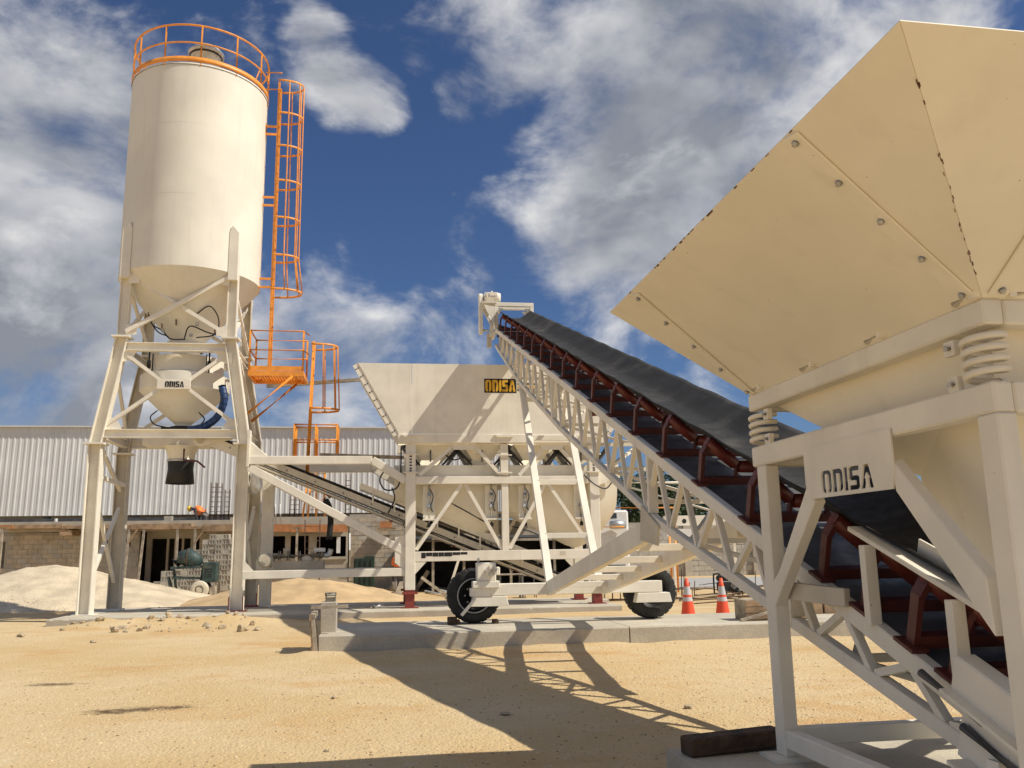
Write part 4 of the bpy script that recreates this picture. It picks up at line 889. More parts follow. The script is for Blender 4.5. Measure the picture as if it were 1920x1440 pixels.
MB().box((-3.62, BY-.16, 3.8), (-3.56, BY+.16, 4.75)).build('end_plate', PAINT, bat)
# belt under the weigh bins, rising to the silo chute
def bz(x): return 1.02+(4.1-x)*.408
yb0, yb1 = yc-.42, yc+.42
bx0, bx1 = -4.75, 5.0
for y in (yb0, yb1):
    MB().bar((bx0, y, bz(bx0)), (bx1, y, bz(bx1)), .06, .17).build('belt_side_channel', GREYP, bat); MB().bar((bx0+.9, y, bz(bx0+.9)-.2), (bx1, y, bz(bx1)-.2), .05, .05).build('belt_lower_rail', GREYP, bat)
    MB().bar((-.75, y, bz(-.75)+.36), (4.4, y, bz(4.4)+.36), .03, .16).build('belt_skirt', PAINT2, bat)
    for i in range(9): x = -.4+i*.58; bar('skirt_bracket', (x, y-.04 if y < yc else y+.04, bz(x)+.02), (x, y-.04 if y < yc else y+.04, bz(x)+.36), .05, .04, PAINT, bat, V((1, 0, 0)))
    for i in range(12): x = -4.2+i*.75; MB().bar((x, y-.03 if y < yc else y+.03, bz(x)-.02), (x+.02, y-.03 if y < yc else y+.03, bz(x)-.02), .03, .05).build('bolt', BLACK, bat)
MB().bar((bx0, yc, bz(bx0)+.15), (bx1, yc, bz(bx1)+.15), .76, .05).build('belt', BELT, bat); MB().bar((bx0, yc, bz(bx0)-.15), (bx1, yc, bz(bx1)-.15), .7, .02).build('return_belt', BELT, bat)
for i in range(14): x = -4.1+i*.62; MB().cyl((x, yb0+.04, bz(x)+.08), (x, yb1-.04, bz(x)+.08), .045, 10).build('roller', REDROLL, bat)
for i in range(4): x = -1.6+i*1.7; MB().cyl((x, yb0-.02, bz(x)-.22), (x, yb1, bz(x)-.22), .05, 10).build('return_roller', REDROLL, bat)
for x in (bx0, bx1): MB().cyl((x, yb0+.02, bz(x)), (x, yb1-.02, bz(x)), .16, 18).build('drum', BLACK, bat)
# drive at the upper end: belt guard and bracket
a, b = V((-4.95, yb0-.12, bz(-4.95)-.12)), V((-4.2, yb0-.12, 4.72)); d = (b-a).normalized(); pr = V((-d.z, 0, d.x)); gp = []
for k in range(11): q = math.pi*k/10; gp.append(a-d*.17*math.sin(q)+pr*.17*math.cos(q))
for k in range(11): q = math.pi*k/10; gp.append(b+d*.13*math.sin(q)-pr*.13*math.cos(q))
MB().prism(gp, (0, .08, 0)).build('drive_guard', PAINT, bat, .01)
MB().cyl((-4.95, yb0-.125, bz(-4.95)-.12), (-4.95, yb0-.15, bz(-4.95)-.12), .11, 16).build('guard_disc', GREYP, bat)
MB().bar((-4.85, yb0-.02, bz(-4.85)-.05), (-3.75, yb0-.02, bz(-3.75)-.05), .03, .26).build('head_plate', PAINT, bat)
MB().tube([(-5.35, yb0-.1, 4.35), (-5.35, yb0-.1, 4.05), (-5.0, yb0-.1, 4.02), (-4.8, yb0-.1, 3.85)], .025, 8).build('scraper_arm', REDOX, bat)
# cables, black hose, wrapped motor
x = at(735, 895, BY).x
for pts in ([at(722, 880, BY+.2), at(712, 900, BY+.1), at(722, 918, BY+.05), at(742, 916, BY+.05), at(750, 900, BY+.1), at(752, 865, BY+.1), at(752, 840, BY+.2)], [at(735, 915, BY), at(740, 935, BY+.3), at(728, 962, BY+.5)], [at(755, 985, BY+.5), at(762, 978, BY+.5), at(764, 986, BY+.5), at(757, 989, BY+.5)],
            [at(847, 944, BY+.15), at(880, 962, BY+.16), at(920, 985, BY+.16)], [at(960, 987, BY+.15), at(990, 995, BY+.16), at(1015, 1005, BY+.16)], [at(1095, 890, BY-.1), at(1115, 908, BY-.2), at(1135, 916, BY-.2), at(1147, 905, BY-.1)], [at(835, 853, BY+.2), at(850, 862, BY+.2), at(862, 860, BY+.2)]):
    MB().tube(curve(pts, 6), .02, 6).build('cable', BLACK, bat)
MB().tube(curve([at(608, 935, BK), at(617, 950, BK), at(620, 975, BK), at(617, 1012, BK)], 6), .085, 12).build('black_hose', RUBBER, bat)
wm = MB(); c = at(477, 905, BY+.55); wm.lathe([(0, -.3), (.16, -.27), (.22, -.1), (.2, .1), (.24, .22), (.13, .3), (0, .3)], c, 14); wmo = wm.build('wrapped_motor', GALV, bat)
for v in wmo.data.vertices: v.co += V((mnoise.noise(v.co*9), mnoise.noise(v.co*9+V((5, 0, 0))), mnoise.noise(v.co*9+V((0, 7, 0)))))*.06
# blower with pipes on the base frame
bc = at(502, 1050, BK-.9)
pz = at(560, 1042, BK-.9).z; yb_ = BK-.9
m = MB(); m.box((bc.x+.15, yb_-.3, 1.162), (at(608, 1050, yb_).x, yb_+.3, 1.38)); m.build('blower_plinth', CONC, bat)
for yy in (yb_-.28, yb_+.28): MB().box((-3.4, yy-.05, 1.03), (.3, yy+.05, 1.16)).build('plinth_bearer', GREYP, bat)
for xx in (-3.3, -1.2, .2): MB().box((xx-.05, BY+.1, 1.0), (xx+.05, BK-.1, 1.028)).build('cross_bearer', GREYP, bat)
m = MB(); m.tube([(bc.x-.02, yb_-.35, pz-.12), (bc.x-.02, yb_-.3, pz-.12), (bc.x-.02, yb_+.2, pz-.12)], [.14, .2, .2], 20); m.cyl((bc.x-.02, yb_-.37, pz-.12), (bc.x-.02, yb_-.35, pz-.12), .07, 12); m.build('blower_motor', GREYP, bat)
xe = at(617, 1040, yb_).x
m = MB(); m.tube([(bc.x+.15, yb_-.05, pz), (xe-.15, yb_-.05, pz)], .085, 14)
for t in (.12, .3, .52, .78, .95): xx = bc.x+.15+(xe-bc.x-.3)*t; m.cyl((xx-.025, yb_-.05, pz), (xx+.025, yb_-.05, pz), .14, 16)
m.cyl((bc.x+.5, yb_-.05, pz), (bc.x+.5, yb_-.05, pz+.2), .1, 12); m.lathe([(.1, 0), (.18, .1), (.18, .22), (.06, .3)], (bc.x+1.05, yb_-.05, pz-.28), 14); m.build('blower_pipe', GREYP, bat)
m = MB(); m.tube(curve([(xe-.15, yb_-.05, pz), (xe, yb_-.05, pz+.02), (xe+.05, yb_-.05, pz+.17)], 6), .07, 12); m.box((xe-.4, yb_-.12, pz+.1), (xe-.1, yb_+.02, pz+.2)); m.build('pipe_elbow', GALV, bat)
# timber pole tied across the plant
e0, e1 = at(500, 724, 25.9), at(690, 711, 25.9); o = MB().bar(e0, e1, .1, .1).build('timber_pole', OLDWOOD, None); tag(o, 'long grey timber sticking out left from the batcher bin', 'timber')
o = MB().bar(at(600, 853, BK+.6), at(762, 858, BK+.6), .1, .1).build('timber_rail', OLDWOOD, bat)
# ------------------------------------------------------------------ warehouse behind: sheeted roof on steel posts
EY, RY = 44.0, 44.12
ze = at(210, 966, EY).z; zr = at(210, 803, RY).z
ware = thing('warehouse', 'long warehouse clad in white corrugated sheets behind the building site', 'building', (-8, 48, 0))
def sheet_mesh():
    m = MB(); w = 1.06; n = 4; prof = []
    for i in range(n):
        x = i*w/n
        for a, h in ((.0, 0), (.12, 0), (.155, .022), (.215, .022), (.25, 0)): prof.append((x+a*(w/n)/.265, h))
    prof.append((w+.03, .001)); vs = []
    sl = V((0, RY-EY, zr-ze)); nrm = V((0, -(zr-ze), RY-EY)).normalized()
    for x, h in prof: vs += [V((x, 0, 0))+nrm*h, V((x, 0, 0))+sl+nrm*h]
    m.add(vs, [(2*i, 2*i+2, 2*i+3, 2*i+1) for i in range(len(prof)-1)]); return m.mesh('wall_sheet', ROOFM)
sm, sc_ = sheet_mesh(); x = -25.
while x < 7.4: put('wall_sheet', sm, V((x, EY, ze))+sc_+V((0, 0, .0)), ware); x += 1.06
MB().add([(-25, RY+.02, zr), (8.5, RY+.02, zr), (8.5, RY+9, ze), (-25, RY+9, ze)], [(0, 1, 2, 3)]).build('rear_slope', ROOFM, ware)
MB().box((-25, RY-.2, zr+.03), (8.5, RY+.25, zr+.09)).build('ridge_cap', ROOFM, ware)
for x in (-24.8, 8.3): MB().prism([(x, EY, ze-.1), (x, RY, zr-.1), (x, RY+9, ze-.1)], (.12, 0, 0)).build('gable', ROOFM, ware)
for i in range(9): x = -24+i*4; MB().box((x-.12, EY+.3, 0), (x+.12, EY+.55, ze-.02)).build('steel_post', DECK, ware)
MB().box((-25, RY+8.6, 0), (8.5, RY+8.9, ze-.1)).build('rear_wall', MORTAR, ware); MB().box((-25, EY+.1, ze-.3), (8.5, EY+.25, ze-.12)).build('eave_beam', DECK, ware)
# ------------------------------------------------------------------ block building under construction in front of it
WY = 40.6
bld = thing('block_building', 'unfinished concrete block building with timber formwork around its roof edge', 'building', (-8, 42, 0))
def X_(px, Y=WY): return at(px, 1000, Y).x
def Z_(py, px=300, Y=WY): return at(px, py, Y).z
ztop = Z_(986); zpar = Z_(976)
blk_m, blk_c = MB().box((0, 0, 0), (.385, .16, .185)).mesh('block', BLOCKT); blk_m2, _ = MB().box((0, 0, 0), (.385, .16, .185)).mesh('block', BLOCKM)
half_m, half_c = MB().box((0, 0, 0), (.185, .16, .185)).mesh('block', BLOCKT)
count = [0]
def block_wall(name, x0, x1, y, z1, holes=(), core=MORTAR, me=blk_m, lo=0., visible=True):
    # solid core with real openings
    xs = sorted({x0, x1, *[h[0] for h in holes], *[h[1] for h in holes]}); m = MB()
    for a, b in zip(xs, xs[1:]):
        hs = sorted([(h[2], h[3]) for h in holes if h[0] <= a+1e-6 and h[1] >= b-1e-6]); z = 0
        for (p, q) in hs+[(z1, z1)]:
            if p > z+.02: m.box((a, y+.02, z), (b, y+.2, p))
            z = max(z, q)
    w = m.build(name, core, bld)
    if not visible: return w
    r = 0; z = lo
    while z+.185 < z1-.01:
        x = x0+(0 if r % 2 else .2)
        if not r % 2 and not any(h[0]-.01 < x0+.19 and h[1] > x0 and h[2] < z+.18 and h[3] > z for h in holes): put('block', half_m, V((x0+.0, y, z))+half_c, w)
        while x+.385 < x1+.01:
            if not any(h[0] < x+.385 and h[1] > x and h[2] < z+.185 and h[3] > z for h in holes):
                o = put('block', me if (int(x*7)+r) % 5 else blk_m2, V((x, y+random.uniform(-.006, .006), z))+blk_c, w); count[0] += 1
            x += .4
        z += .2; r += 1
    return w
xl0 = X_(-10); xl1 = X_(188)
block_wall('left_wall', xl0, xl1, WY, ztop-.25, [(X_(3), X_(12), Z_(1060), Z_(1012)), (X_(181), X_(187), Z_(1024), Z_(1012))], lo=.6)
# recessed porch
block_wall('porch_wall', xl1, X_(262), WY, ztop-.25, [(X_(227), X_(246), Z_(1023), Z_(1010))], me=blk_m2, lo=1.0)
block_wall('porch_rear_wall', X_(262), X_(430), WY+1.2, ztop-.1, [(X_(272), X_(301), 0, Z_(1009)), (X_(305), X_(316), 0, Z_(1009)), (X_(320), X_(330), 0, Z_(1009)), (X_(334), X_(347), 0, Z_(1009)), (X_(352), X_(364), 0, Z_(1009)), (X_(400), X_(419), Z_(1055), Z_(1009))], visible=False, core=CONC)
wins = [(X_(492), X_(535), Z_(1050), Z_(1008)), (X_(545), X_(579), Z_(1050), Z_(1008)), (X_(594), X_(649), Z_(1049), Z_(1010))]
block_wall('window_wall', X_(430), X_(653), WY, ztop-.12, wins, core=CONC, me=blk_m2, visible=False)
block_wall('right_wall', X_(655), X_(775), WY, Z_(968), me=blk_m, lo=.4)
for a, b, z0, z1 in wins: MB().box((a-.05, WY-.06, z0-.12), (b+.05, WY+.019, z0-.02)).build('window_sill', CONC, bld)
for a, b, z0, z1 in wins[2:]: MB().box((b-.42, WY+.03, z0+.15), (b-.25, WY+.1, z1-.02)).build('mullion', PVC, bld)
# concrete ring beam, floor slab, dark rooms behind
MB().box((xl0, WY-.02, ztop-.22), (X_(430), WY+.24, zpar)).build('ring_beam', CONC, bld); MB().box((X_(430)+.01, WY-.015, ztop-.1), (X_(655), WY+.24, zpar+.1)).build('ring_beam', CONC, bld)
MB().box((xl0, WY+.25, ztop-.2), (X_(775), WY+3.2, ztop)).build('roof_slab', CONC, bld)
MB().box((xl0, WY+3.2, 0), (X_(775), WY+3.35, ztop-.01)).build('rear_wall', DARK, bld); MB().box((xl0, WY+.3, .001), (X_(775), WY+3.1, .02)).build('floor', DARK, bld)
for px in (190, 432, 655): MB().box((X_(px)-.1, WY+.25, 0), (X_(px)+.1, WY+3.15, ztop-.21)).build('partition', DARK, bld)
# formwork boards
fb = [(0, 120, 985, 992), (120, 250, 986, 992), (250, 360, 983, 991), (236, 380, 989, 994), (380, 438, 984, 997)]
for a, b, t, u in fb: MB().box((X_(a, 39.9), 39.55+.05*random.random(), Z_(u, a, 39.9)), (X_(b, 39.9), WY-.03, Z_(t, a, 39.9))).build('formwork_board', WOOD, bld)
for a, b in ((458, 545), (546, 600), (601, 652)): MB().box((X_(a, 39.9), 39.85, Z_(998, a, 39.9)), (X_(b, 39.9), 39.9, Z_(984, a, 39.9))).build('formwork_panel', WOODO, bld); MB().box((X_(a, 39.9), 39.9, Z_(985, a, 39.9)), (X_(b, 39.9), WY-.02, Z_(983.5, a, 39.9))).build('formwork_deck', WOOD, bld)
MB().box((X_(0, 39.6), 39.5, Z_(993, 0)), (X_(25, 39.6), 39.9, Z_(987, 0))).build('formwork_panel', WOODO, bld)
MB().prism([(X_(425, 39.8), 39.8, Z_(1030)), (X_(437, 39.8), 39.8, Z_(985)), (X_(425, 39.8), 39.8, Z_(985))], (0, .05, 0)).build('formwork_board', WOOD, bld)
MB().box((X_(712, 39.9), 40.0, Z_(995)), (X_(735, 39.9), 40.4, Z_(983))).build('brick_stack', WOODO, bld); MB().box((X_(708, 39.9), 39.9, Z_(998)), (X_(742, 39.9), 40.5, Z_(995.5))).build('scaffold_board', WOOD, bld)
# corbel with its shadow on the left wall
MB().box((X_(118, 40), 39.6, Z_(1003)), (X_(140, 40), WY-.01, Z_(993))).build('corbel_form', WOOD, bld)
# props
def prop(px, y0, lab, lean=0, knee=0):
    t = thing('timber_prop', lab, 'prop', (X_(px, y0), y0, 0), 'timber props under the porch formwork')
    x = X_(px, y0); zt_ = Z_(992, px, y0); bar('post', (x+lean, y0, 0), (x, y0, zt_), .09, .09, OLDWOOD, t, V((0, 1, 0))); bar('head_board', (x-.28, y0, zt_+.045), (x+.28, y0, zt_+.045), .1, .08, WOOD, t)
    if knee: bar('knee_brace', (x, y0-.02, zt_-.6), (x+knee, y0-.02, zt_), .06, .07, WOOD, t, V((0, 1, 0)))
prop(242, 39.6, 'leaning timber prop with a knee brace, nearest the silo rear leg', -.1, .35); prop(270, 39.6, 'straight timber prop in front of the dark porch doorway', -.15); prop(333, 39.6, 'timber prop in the middle of the dark porch', 0); prop(366, 39.6, 'timber prop with two knee braces above the block stack', 0, .4)
prop(4, 39.4, 'timber prop at the left edge of the picture', 0); prop(557, 39.7, 'timber prop between the square window openings', 0)
# rebar cages standing out of the roof
def rebar(px, ytop, ybot, lab, Y=41.2):
    p = at(px, ybot, Y); h = at(px, ytop, Y).z-p.z; t = thing('rebar_column', lab, 'rebar', (p.x, Y, p.z), 'rebar cages standing on the unfinished roof')
    for dx in (-.1, .1):
        for dy in (-.1, .1): MB().tube([(p.x+dx, Y+dy, p.z-.3), (p.x+dx*1.05, Y+dy, p.z+h)], .014, 5).build('bar', REBAR, t)
    z = p.z+.1
    while z < p.z+h-.1:
        for q in (-.1, .1): MB().bar((p.x-.1, Y+q, z), (p.x+.1, Y+q, z), .012, .014).build('tie', REBAR, t)
        z += .22
for a in ((397, 905, 982, 'rebar cage left of a pair beside the roof worker'), (409, 906, 982, 'rebar cage right of a pair beside the roof worker'), (424, 918, 982, 'short rebar cage nearest the right silo leg'), (547, 930, 978, 'rebar cage between the black hose and the gooseneck beam'), (556, 928, 978, 'rebar cage just left of the orange tower legs'), (652, 890, 968, 'tall rebar cage right of the black hose'), (711, 965, 1062, 'rebar cage in front of the block wall with the orange brick stack'), (510, 950, 982, 'thin rebar cage left of the twin white pipes')): rebar(*a)
for px in (517, 526): 
    o = MB().tube([at(px, 984, 40.3), at(px, 945, 40.3)], .03, 8).build('conduit_pipe', PVC, None); tag(o, 'thin white pipe standing on the roof, %s of a pair' % ('left' if px == 517 else 'right'), 'pipe')
o = MB().box((X_(306, 41), 41.0, ztop), (X_(320, 41), 41.3, Z_(967))).build('concrete_stub', CONC, None); tag(o, 'grey concrete stub column on the roof under the rubber boot', 'column')
o = MB().box((X_(100), WY+.02, ztop-.05), (X_(103), WY+.2, Z_(970))).build('roof_upright', PVC, None); tag(o, 'short white upright on the roof edge left of the silo', 'post')
# orange ladder tower standing on the roof
tow = thing('orange_tower', 'orange caged landing on thin legs standing behind the gooseneck beam', 'platform', (X_(587, 42), 42, ztop))
def tp(px, py, Y): return at(px, py, Y)
bx0_, bx1_ = X_(546, 41.6), X_(628, 41.6); zt0, zt1 = Z_(796, 587, 41.6), Z_(858, 587, 41.6)
for x in (bx0_, (bx0_+bx1_)/2, bx1_):
    for y in (41.6, 42.5): MB().tube([(x, y, zt1), (x, y, zt0)], .05, 8).build('post', ORANGE, tow)
for z in (zt0, (zt0+zt1)/2+.05):
    for y in (41.6, 42.5): MB().tube([(bx0_, y, z), (bx1_, y, z)], .05, 8).build('rail', ORANGE, tow)
    for x in (bx0_, bx1_): MB().tube([(x, 41.6, z), (x, 42.5, z)], .05, 8).build('rail', ORANGE, tow)
MB().box((bx0_, 41.6, zt1-.1), (bx1_, 42.5, zt1)).build('floor', ORANGE, tow)
for (a, b) in ((578, 565), (583, 575), (590, 592), (606, 608)): MB().tube([(X_(a, 42), 42, zt1-.1), (X_(b, 42), 42, ztop)], .045, 8).build('leg', ORANGE, tow)
for i in range(8): z = ztop+.3+i*.42; MB().tube([(X_(580, 42), 42, z), (X_(606, 42), 42, z)], .022, 6).build('rung', ORANGE, tow)
# builder's ladder leaning against the window wall
ld = thing('site_ladder', 'thin rusty ladder leaning on the formwork before the sand pile', 'ladder', G(583, 1121))
b0 = G(571, 1121); b1 = G(598, 1121); t0 = at(572, 975, 39.6); t1 = at(600, 975, 39.6)
for a, b in ((b0, t0), (b1, t1)): MB().tube([a, b], .022, 6).build('rail', REBAR, ld)
for i in range(9): t = (i+.6)/9.5; MB().tube([b0.lerp(t0, t), b1.lerp(t1, t)], .018, 6).build('rung', REBAR, ld)
# ------------------------------------------------------------------ piles
def pile(name, lab, cat, c, rx, ry, h, material, seed, cut=1.0):
    n = 72; k = 26; vs = []; fs = []
    for i in range(k+1):
        t = i/k
        for j in range(n):
            a = 2*math.pi*j/n; wob = 1+.13*mnoise.noise(V((math.cos(a)*1.5, math.sin(a)*1.5, seed)))
            x = c[0]+rx*t*wob*math.cos(a); y = c[1]+ry*t*wob*math.sin(a)
            z = h*max(0, (1-t**1.25))**1.1 - .06*(t > .999)
            z = min(z, h*cut) if cut < 1 else z
            vs.append((x, y, z+.11*mnoise.noise(V((x*.9, y*.9, seed)))*(1-t)+.045*mnoise.noise(V((x*3.2, y*3.2, seed)))*(1-t**4)))
    for i in range(k):
        for j in range(n): fs.append((i*n+j, i*n+(j+1) % n, (i+1)*n+(j+1) % n, (i+1)*n+j))
    o = MB().add(vs, fs, True).build(name, material, None); tag(o, lab, cat); return o
pc = at(105, 1067, 33.0); pile('gravel_pile', 'big white gravel pile behind the left silo legs', 'gravel pile', (pc.x, 33.0), 5.8, 4.6, pc.z+.12, GRAVM, 1.)
pc2 = at(225, 1085, 32.2); pile('gravel_heap', 'lower white gravel heap running right towards the block stack', 'gravel pile', (pc2.x, 32.2), 3.6, 3.4, pc2.z, GRAVM, 2.)
ps = at(560, 1086, 31.0); pile('sand_pile', 'tan sand pile below the long white base beam', 'sand pile', (ps.x, 31.2), 4.3, 3.0, ps.z+.05, SANDM, 3.)
ps = at(660, 1092, 31.5); pile('sand_heap', 'smaller sand heap sloping down to the red batcher foot', 'sand pile', (ps.x-.3, 31.8), 2.4, 2.2, ps.z+.03, SANDM, 4.)
def pile_pt(r):
    a = r.random()*6.28; t = r.random()**.5*1.08; x = pc.x+5.8*t*math.cos(a); y = 33.0+4.6*t*math.sin(a); return x, y, (pc.z+.05)*max(0, 1-min(t, 1)**1.25)**1.1+.02
o = struct(pebbles('pile_gravel', 4000, pile_pt, .012, .04, GRAVM, 9), 'stuff'); tag(o, 'loose white stones over the gravel pile', 'gravel')
# ------------------------------------------------------------------ stack of hollow blocks
def hollow():
    m = MB(); w, h, d = .25, .2, .4; m.box((0, .03, 0), (w, d, h))
    for x0, x1 in ((0, .03), (.11, .14), (.22, .25)): m.box((x0, 0, 0), (x1, .028, h))
    for z0, z1 in ((0, .03), (.17, .2)):
        for x0, x1 in ((.031, .109), (.141, .219)): m.box((x0, 0, z0), (x1, .028, z1))
    return m.mesh('hollow_block', BLOCKM)
ORD = ['first', 'second', 'third', 'fourth', 'fifth', 'sixth', 'seventh', 'eighth', 'ninth', 'tenth', 'eleventh', 'twelfth', 'thirteenth', 'fourteenth', 'fifteenth', 'sixteenth']
hm, hc = hollow(); lm, lcn = MB().box((0, 0, 0), (.25, .4, .195)).mesh('hollow_block', BLOCKM)
bp0 = G(262, 1111); YS = 37.2
xs0 = at(262, 1100, YS).x; hs = [1, 2, 3, 5, 5, 6, 7, 8, 9, 11, 12, 12, 12, 11, 11]
for i, n in enumerate(hs):
    for j in range(n):
        me2, c2 = (lm, lcn) if (j == n-1 and i % 2) or (i*5+j*3) % 7 == 0 else (hm, hc)
        o = put('hollow_block', me2, V((xs0+i*.258+random.uniform(-.008, .008), YS+random.uniform(-.03, .03), j*.204))+c2)
        tag(o, 'hollow block, %s up in the %s column from the left of the stepped stack' % (ORD[j], ORD[i]), 'block', 'hollow blocks in the stepped stack')
# ------------------------------------------------------------------ concrete mixer
mx = thing('concrete_mixer', 'small green concrete mixer on a rubber wheel by the block stack', 'mixer', G(378, 1122))
mp_ = G(376, 1122); mx0, my0 = mp_.x, mp_.y; s = my0/1630
def MP(px, py, dy=0.): return V((mx0+(px-376)*s, my0+dy, (1122-py)*s*1.02))
m = MB(); m.tube([MP(331, 1062), MP(340, 1055), MP(352, 1052), MP(366, 1060), MP(372, 1066)], [.22, .30, .35, .30, .17], 20); m.build('drum', GREEN, mx)
m = MB(); m.lathe([(.36, -.02), (.385, -.02), (.385, .02), (.36, .02)], MP(352, 1054), 20, 'X'); m.build('ring_gear', REBAR, mx)
m = MB(); m.bar(MP(325, 1070), MP(380, 1068), .5, .1); m.bar(MP(328, 1086), MP(378, 1088), .4, .08); m.bar(MP(328, 1070), MP(335, 1112), .08, .08, V((0, 1, 0))); m.bar(MP(378, 1068), MP(374, 1105), .08, .08, V((0, 1, 0))); m.build('frame', GREEN, mx)
m = MB(); a, b = MP(379, 1095, -.3), MP(403, 1061, .3); m.box(a, b); m.build('engine_box', GREEN, mx, .03)
for i in range(4):
    for j in range(3): p = MP(384+j*4.2, 1087-i*4.2, -.305); MB().box(p, p+V((.06, .004, .05))).build('vent_slot', BLACK, mx)
for dy in (-.28, .3):
    wt = MB().lathe([(.16, -.08), (.3, -.09), (.34, -.05), (.34, .05), (.3, .09), (.16, .08)], MP(376, 1107, dy), 24, 'Y').build('wheel', RUBBER if dy > 0 else GREYP, mx); MB().lathe([(0, -.05), (.1, -.06), (.165, -.03), (.165, .04)], MP(376, 1107, dy), 18, 'Y').build('rim', GREYP, wt)
m = MB(); m.bar(MP(328, 1112), MP(320, 1085), .06, .3, V((0, 1, 0))); m.build('chute', GREEN, mx); m = MB(); m.box(MP(392, 1121, -.2), MP(401, 1102, .2)); m.build('support_foot', OLDWOOD, mx)
# ------------------------------------------------------------------ dark open shed behind the batcher
SY = 36.0
shed = thing('open_shed', 'dark open-fronted shed with a black sheet roof behind the batcher', 'shed', (X_(900, SY), SY, 0))
sx0, sx1 = at(778, 1050, SY).x, at(1100, 1050, SY).x; sz = at(900, 1012, SY).z
MB().plate([(sx0-.3, SY-.2, sz+.05), (sx1+.3, SY-.2, sz+.05), (sx1+.3, SY+5, sz+.25), (sx0-.3, SY+5, sz+.25)], .04).build('roof', BLACK, shed)
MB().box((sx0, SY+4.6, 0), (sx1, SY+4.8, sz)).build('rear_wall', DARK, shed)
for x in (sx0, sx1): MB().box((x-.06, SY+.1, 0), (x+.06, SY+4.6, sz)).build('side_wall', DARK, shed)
for px in (812, 870, 958, 1040): x = at(px, 1050, SY).x; MB().box((x-.05, SY, 0), (x+.05, SY+.1, sz)).build('post', OLDWOOD, shed)
bar('raker', (at(842, 1110, SY).x, SY-.1, .1), (at(866, 1040, SY).x, SY-.1, 1.7), .1, .1, PAINT, shed, V((0, 1, 0)))
rq = random.Random(3)
for i in range(5):
    px = 815+i*22; MB().plate([at(px, 996+rq.random()*8, SY-.3), at(px+34, 1000+rq.random()*8, SY-.35), at(px+30, 1012, SY-.4), at(px-6, 1012, SY-.3)], .02).build('roof_scrap', OLDWOOD, shed)
# table and chair under the shed
tb = thing('site_table', 'plain dark site table under the batcher beside the drive wheel', 'table', (at(945, 1100, 30).x, 30, 0))
zt_ = at(945, 1076, 30).z; x0, x1 = at(933, 1080, 30).x, at(980, 1080, 30).x
MB().box((x0, 29.7, zt_-.04), (x1, 30.4, zt_)).build('table_top', OLDWOOD, tb)
for x in (x0+.05, x1-.05):
    for y in (29.75, 30.35): MB().box((x-.03, y-.03, 0), (x+.03, y+.03, zt_-.042)).build('leg', DECK, tb)
ch = thing('site_chair', 'small folding chair standing right of the table under the batcher', 'chair', (at(993, 1100, 30).x, 30, 0)); xc = at(993, 1090, 30).x
MB().box((xc-.22, 29.8, .42), (xc+.22, 30.2, .46)).build('seat', OLDWOOD, ch); MB().box((xc-.22, 30.2, .72), (xc+.22, 30.24, .92)).build('backrest', OLDWOOD, ch)
for a in (-.19, .19):
    for y in (29.83, 30.22): MB().tube([(xc+a, y, 0), (xc+a, y, .42 if y < 30 else .9)], .015, 6).build('leg', DECK, ch)
# debris right of the sand pile
for i, (a, b, r, lab) in enumerate((((806, 1105), (872, 1123), .09, 'white plastic pipe on the ground, thickest of the pipes by the sand'), ((798, 1112), (858, 1122), .06, 'white plastic pipe lying nearest the red batcher foot'), ((800, 1100), (850, 1107), .05, 'thin white plastic pipe resting on the others'))):
    o = MB().tube([G(*a)+V((0, 0, r)), G(*b)+V((0, 0, r))], r, 12).build('plastic_pipe', PVC, None); tag(o, lab, 'pipe')
for a, b, w, lab in (((778, 1110), (803, 1072), .16, 'pale plank propped up right of the red batcher foot'), ((790, 1084), (840, 1121), .1, 'long grey plank leaning by the white pipes'), ((834, 1124), (880, 1119), .14, 'flat board lying on the pad edge left of the wheel')):
    p = G(*a) if a[1] > b[1] else G(a[0], b[1]); q = at(*b, p.y) if a[1] > b[1] else G(*b); 
    if a[1] < b[1]: p = at(*a, q.y)
    o = MB().bar(p+V((0, 0, .03)), q+V((0, 0, .03)), w, .035, V((0, -1, .2))).build('plank', OLDWOOD, None); tag(o, lab, 'plank')
rb = random.Random(21)
for i in range(26):
    p = G(728+rb.random()*36, 1095+rb.random()*26); s_ = .05+.12*rb.random(); o = put('rubble_block', rocks[i % 5], p+V((0, 0, s_*.3)), None, (rb.random()*3, rb.random()*3, rb.random()*6)); o.scale = (s_*1.4, s_, s_); tag(o, 'broken block lying in the heap behind the red batcher foot', 'rubble', 'rubble behind the red batcher foot')
def wedge(px0, px1, y0, y1, Y, lab):
    a, b = at(px0, y1, Y), at(px1, y0, Y); o = MB().prism([(a.x, Y, max(0, a.z)), (b.x, Y, max(0, a.z)), (b.x-.1, Y+.2, b.z), (a.x+.2, Y+.2, b.z*.95)], (0, .5, 0)).build('debris_sheet', OLDWOOD, None); tag(o, lab, 'board')
wedge(738, 764, 1090, 1118, 31, 'tilted grey board in front of the rubble by the red foot')
g0 = at(663, 1066, 36); g1 = at(702, 1042, 36)
sk = thing('green_skip', 'dark green metal bin against the block wall right of the windows', 'bin', (g0.x, 36, 0)); MB().prism([(g0.x, 36, .05), (g1.x, 36, .05), (g1.x, 36, g1.z), (g0.x+.45, 36, g1.z), (g0.x+.4, 36, g1.z-.08), (g0.x, 36, g1.z-.1)], (0, 1.1, 0)).build('body', DKGREEN, sk, .02)
for i in range(4): x = g0.x+.1+i*(g1.x-g0.x-.2)/3; MB().box((x-.03, 35.96, .1), (x+.03, 35.998, g1.z-.15)).build('rib', DKGREEN, sk)
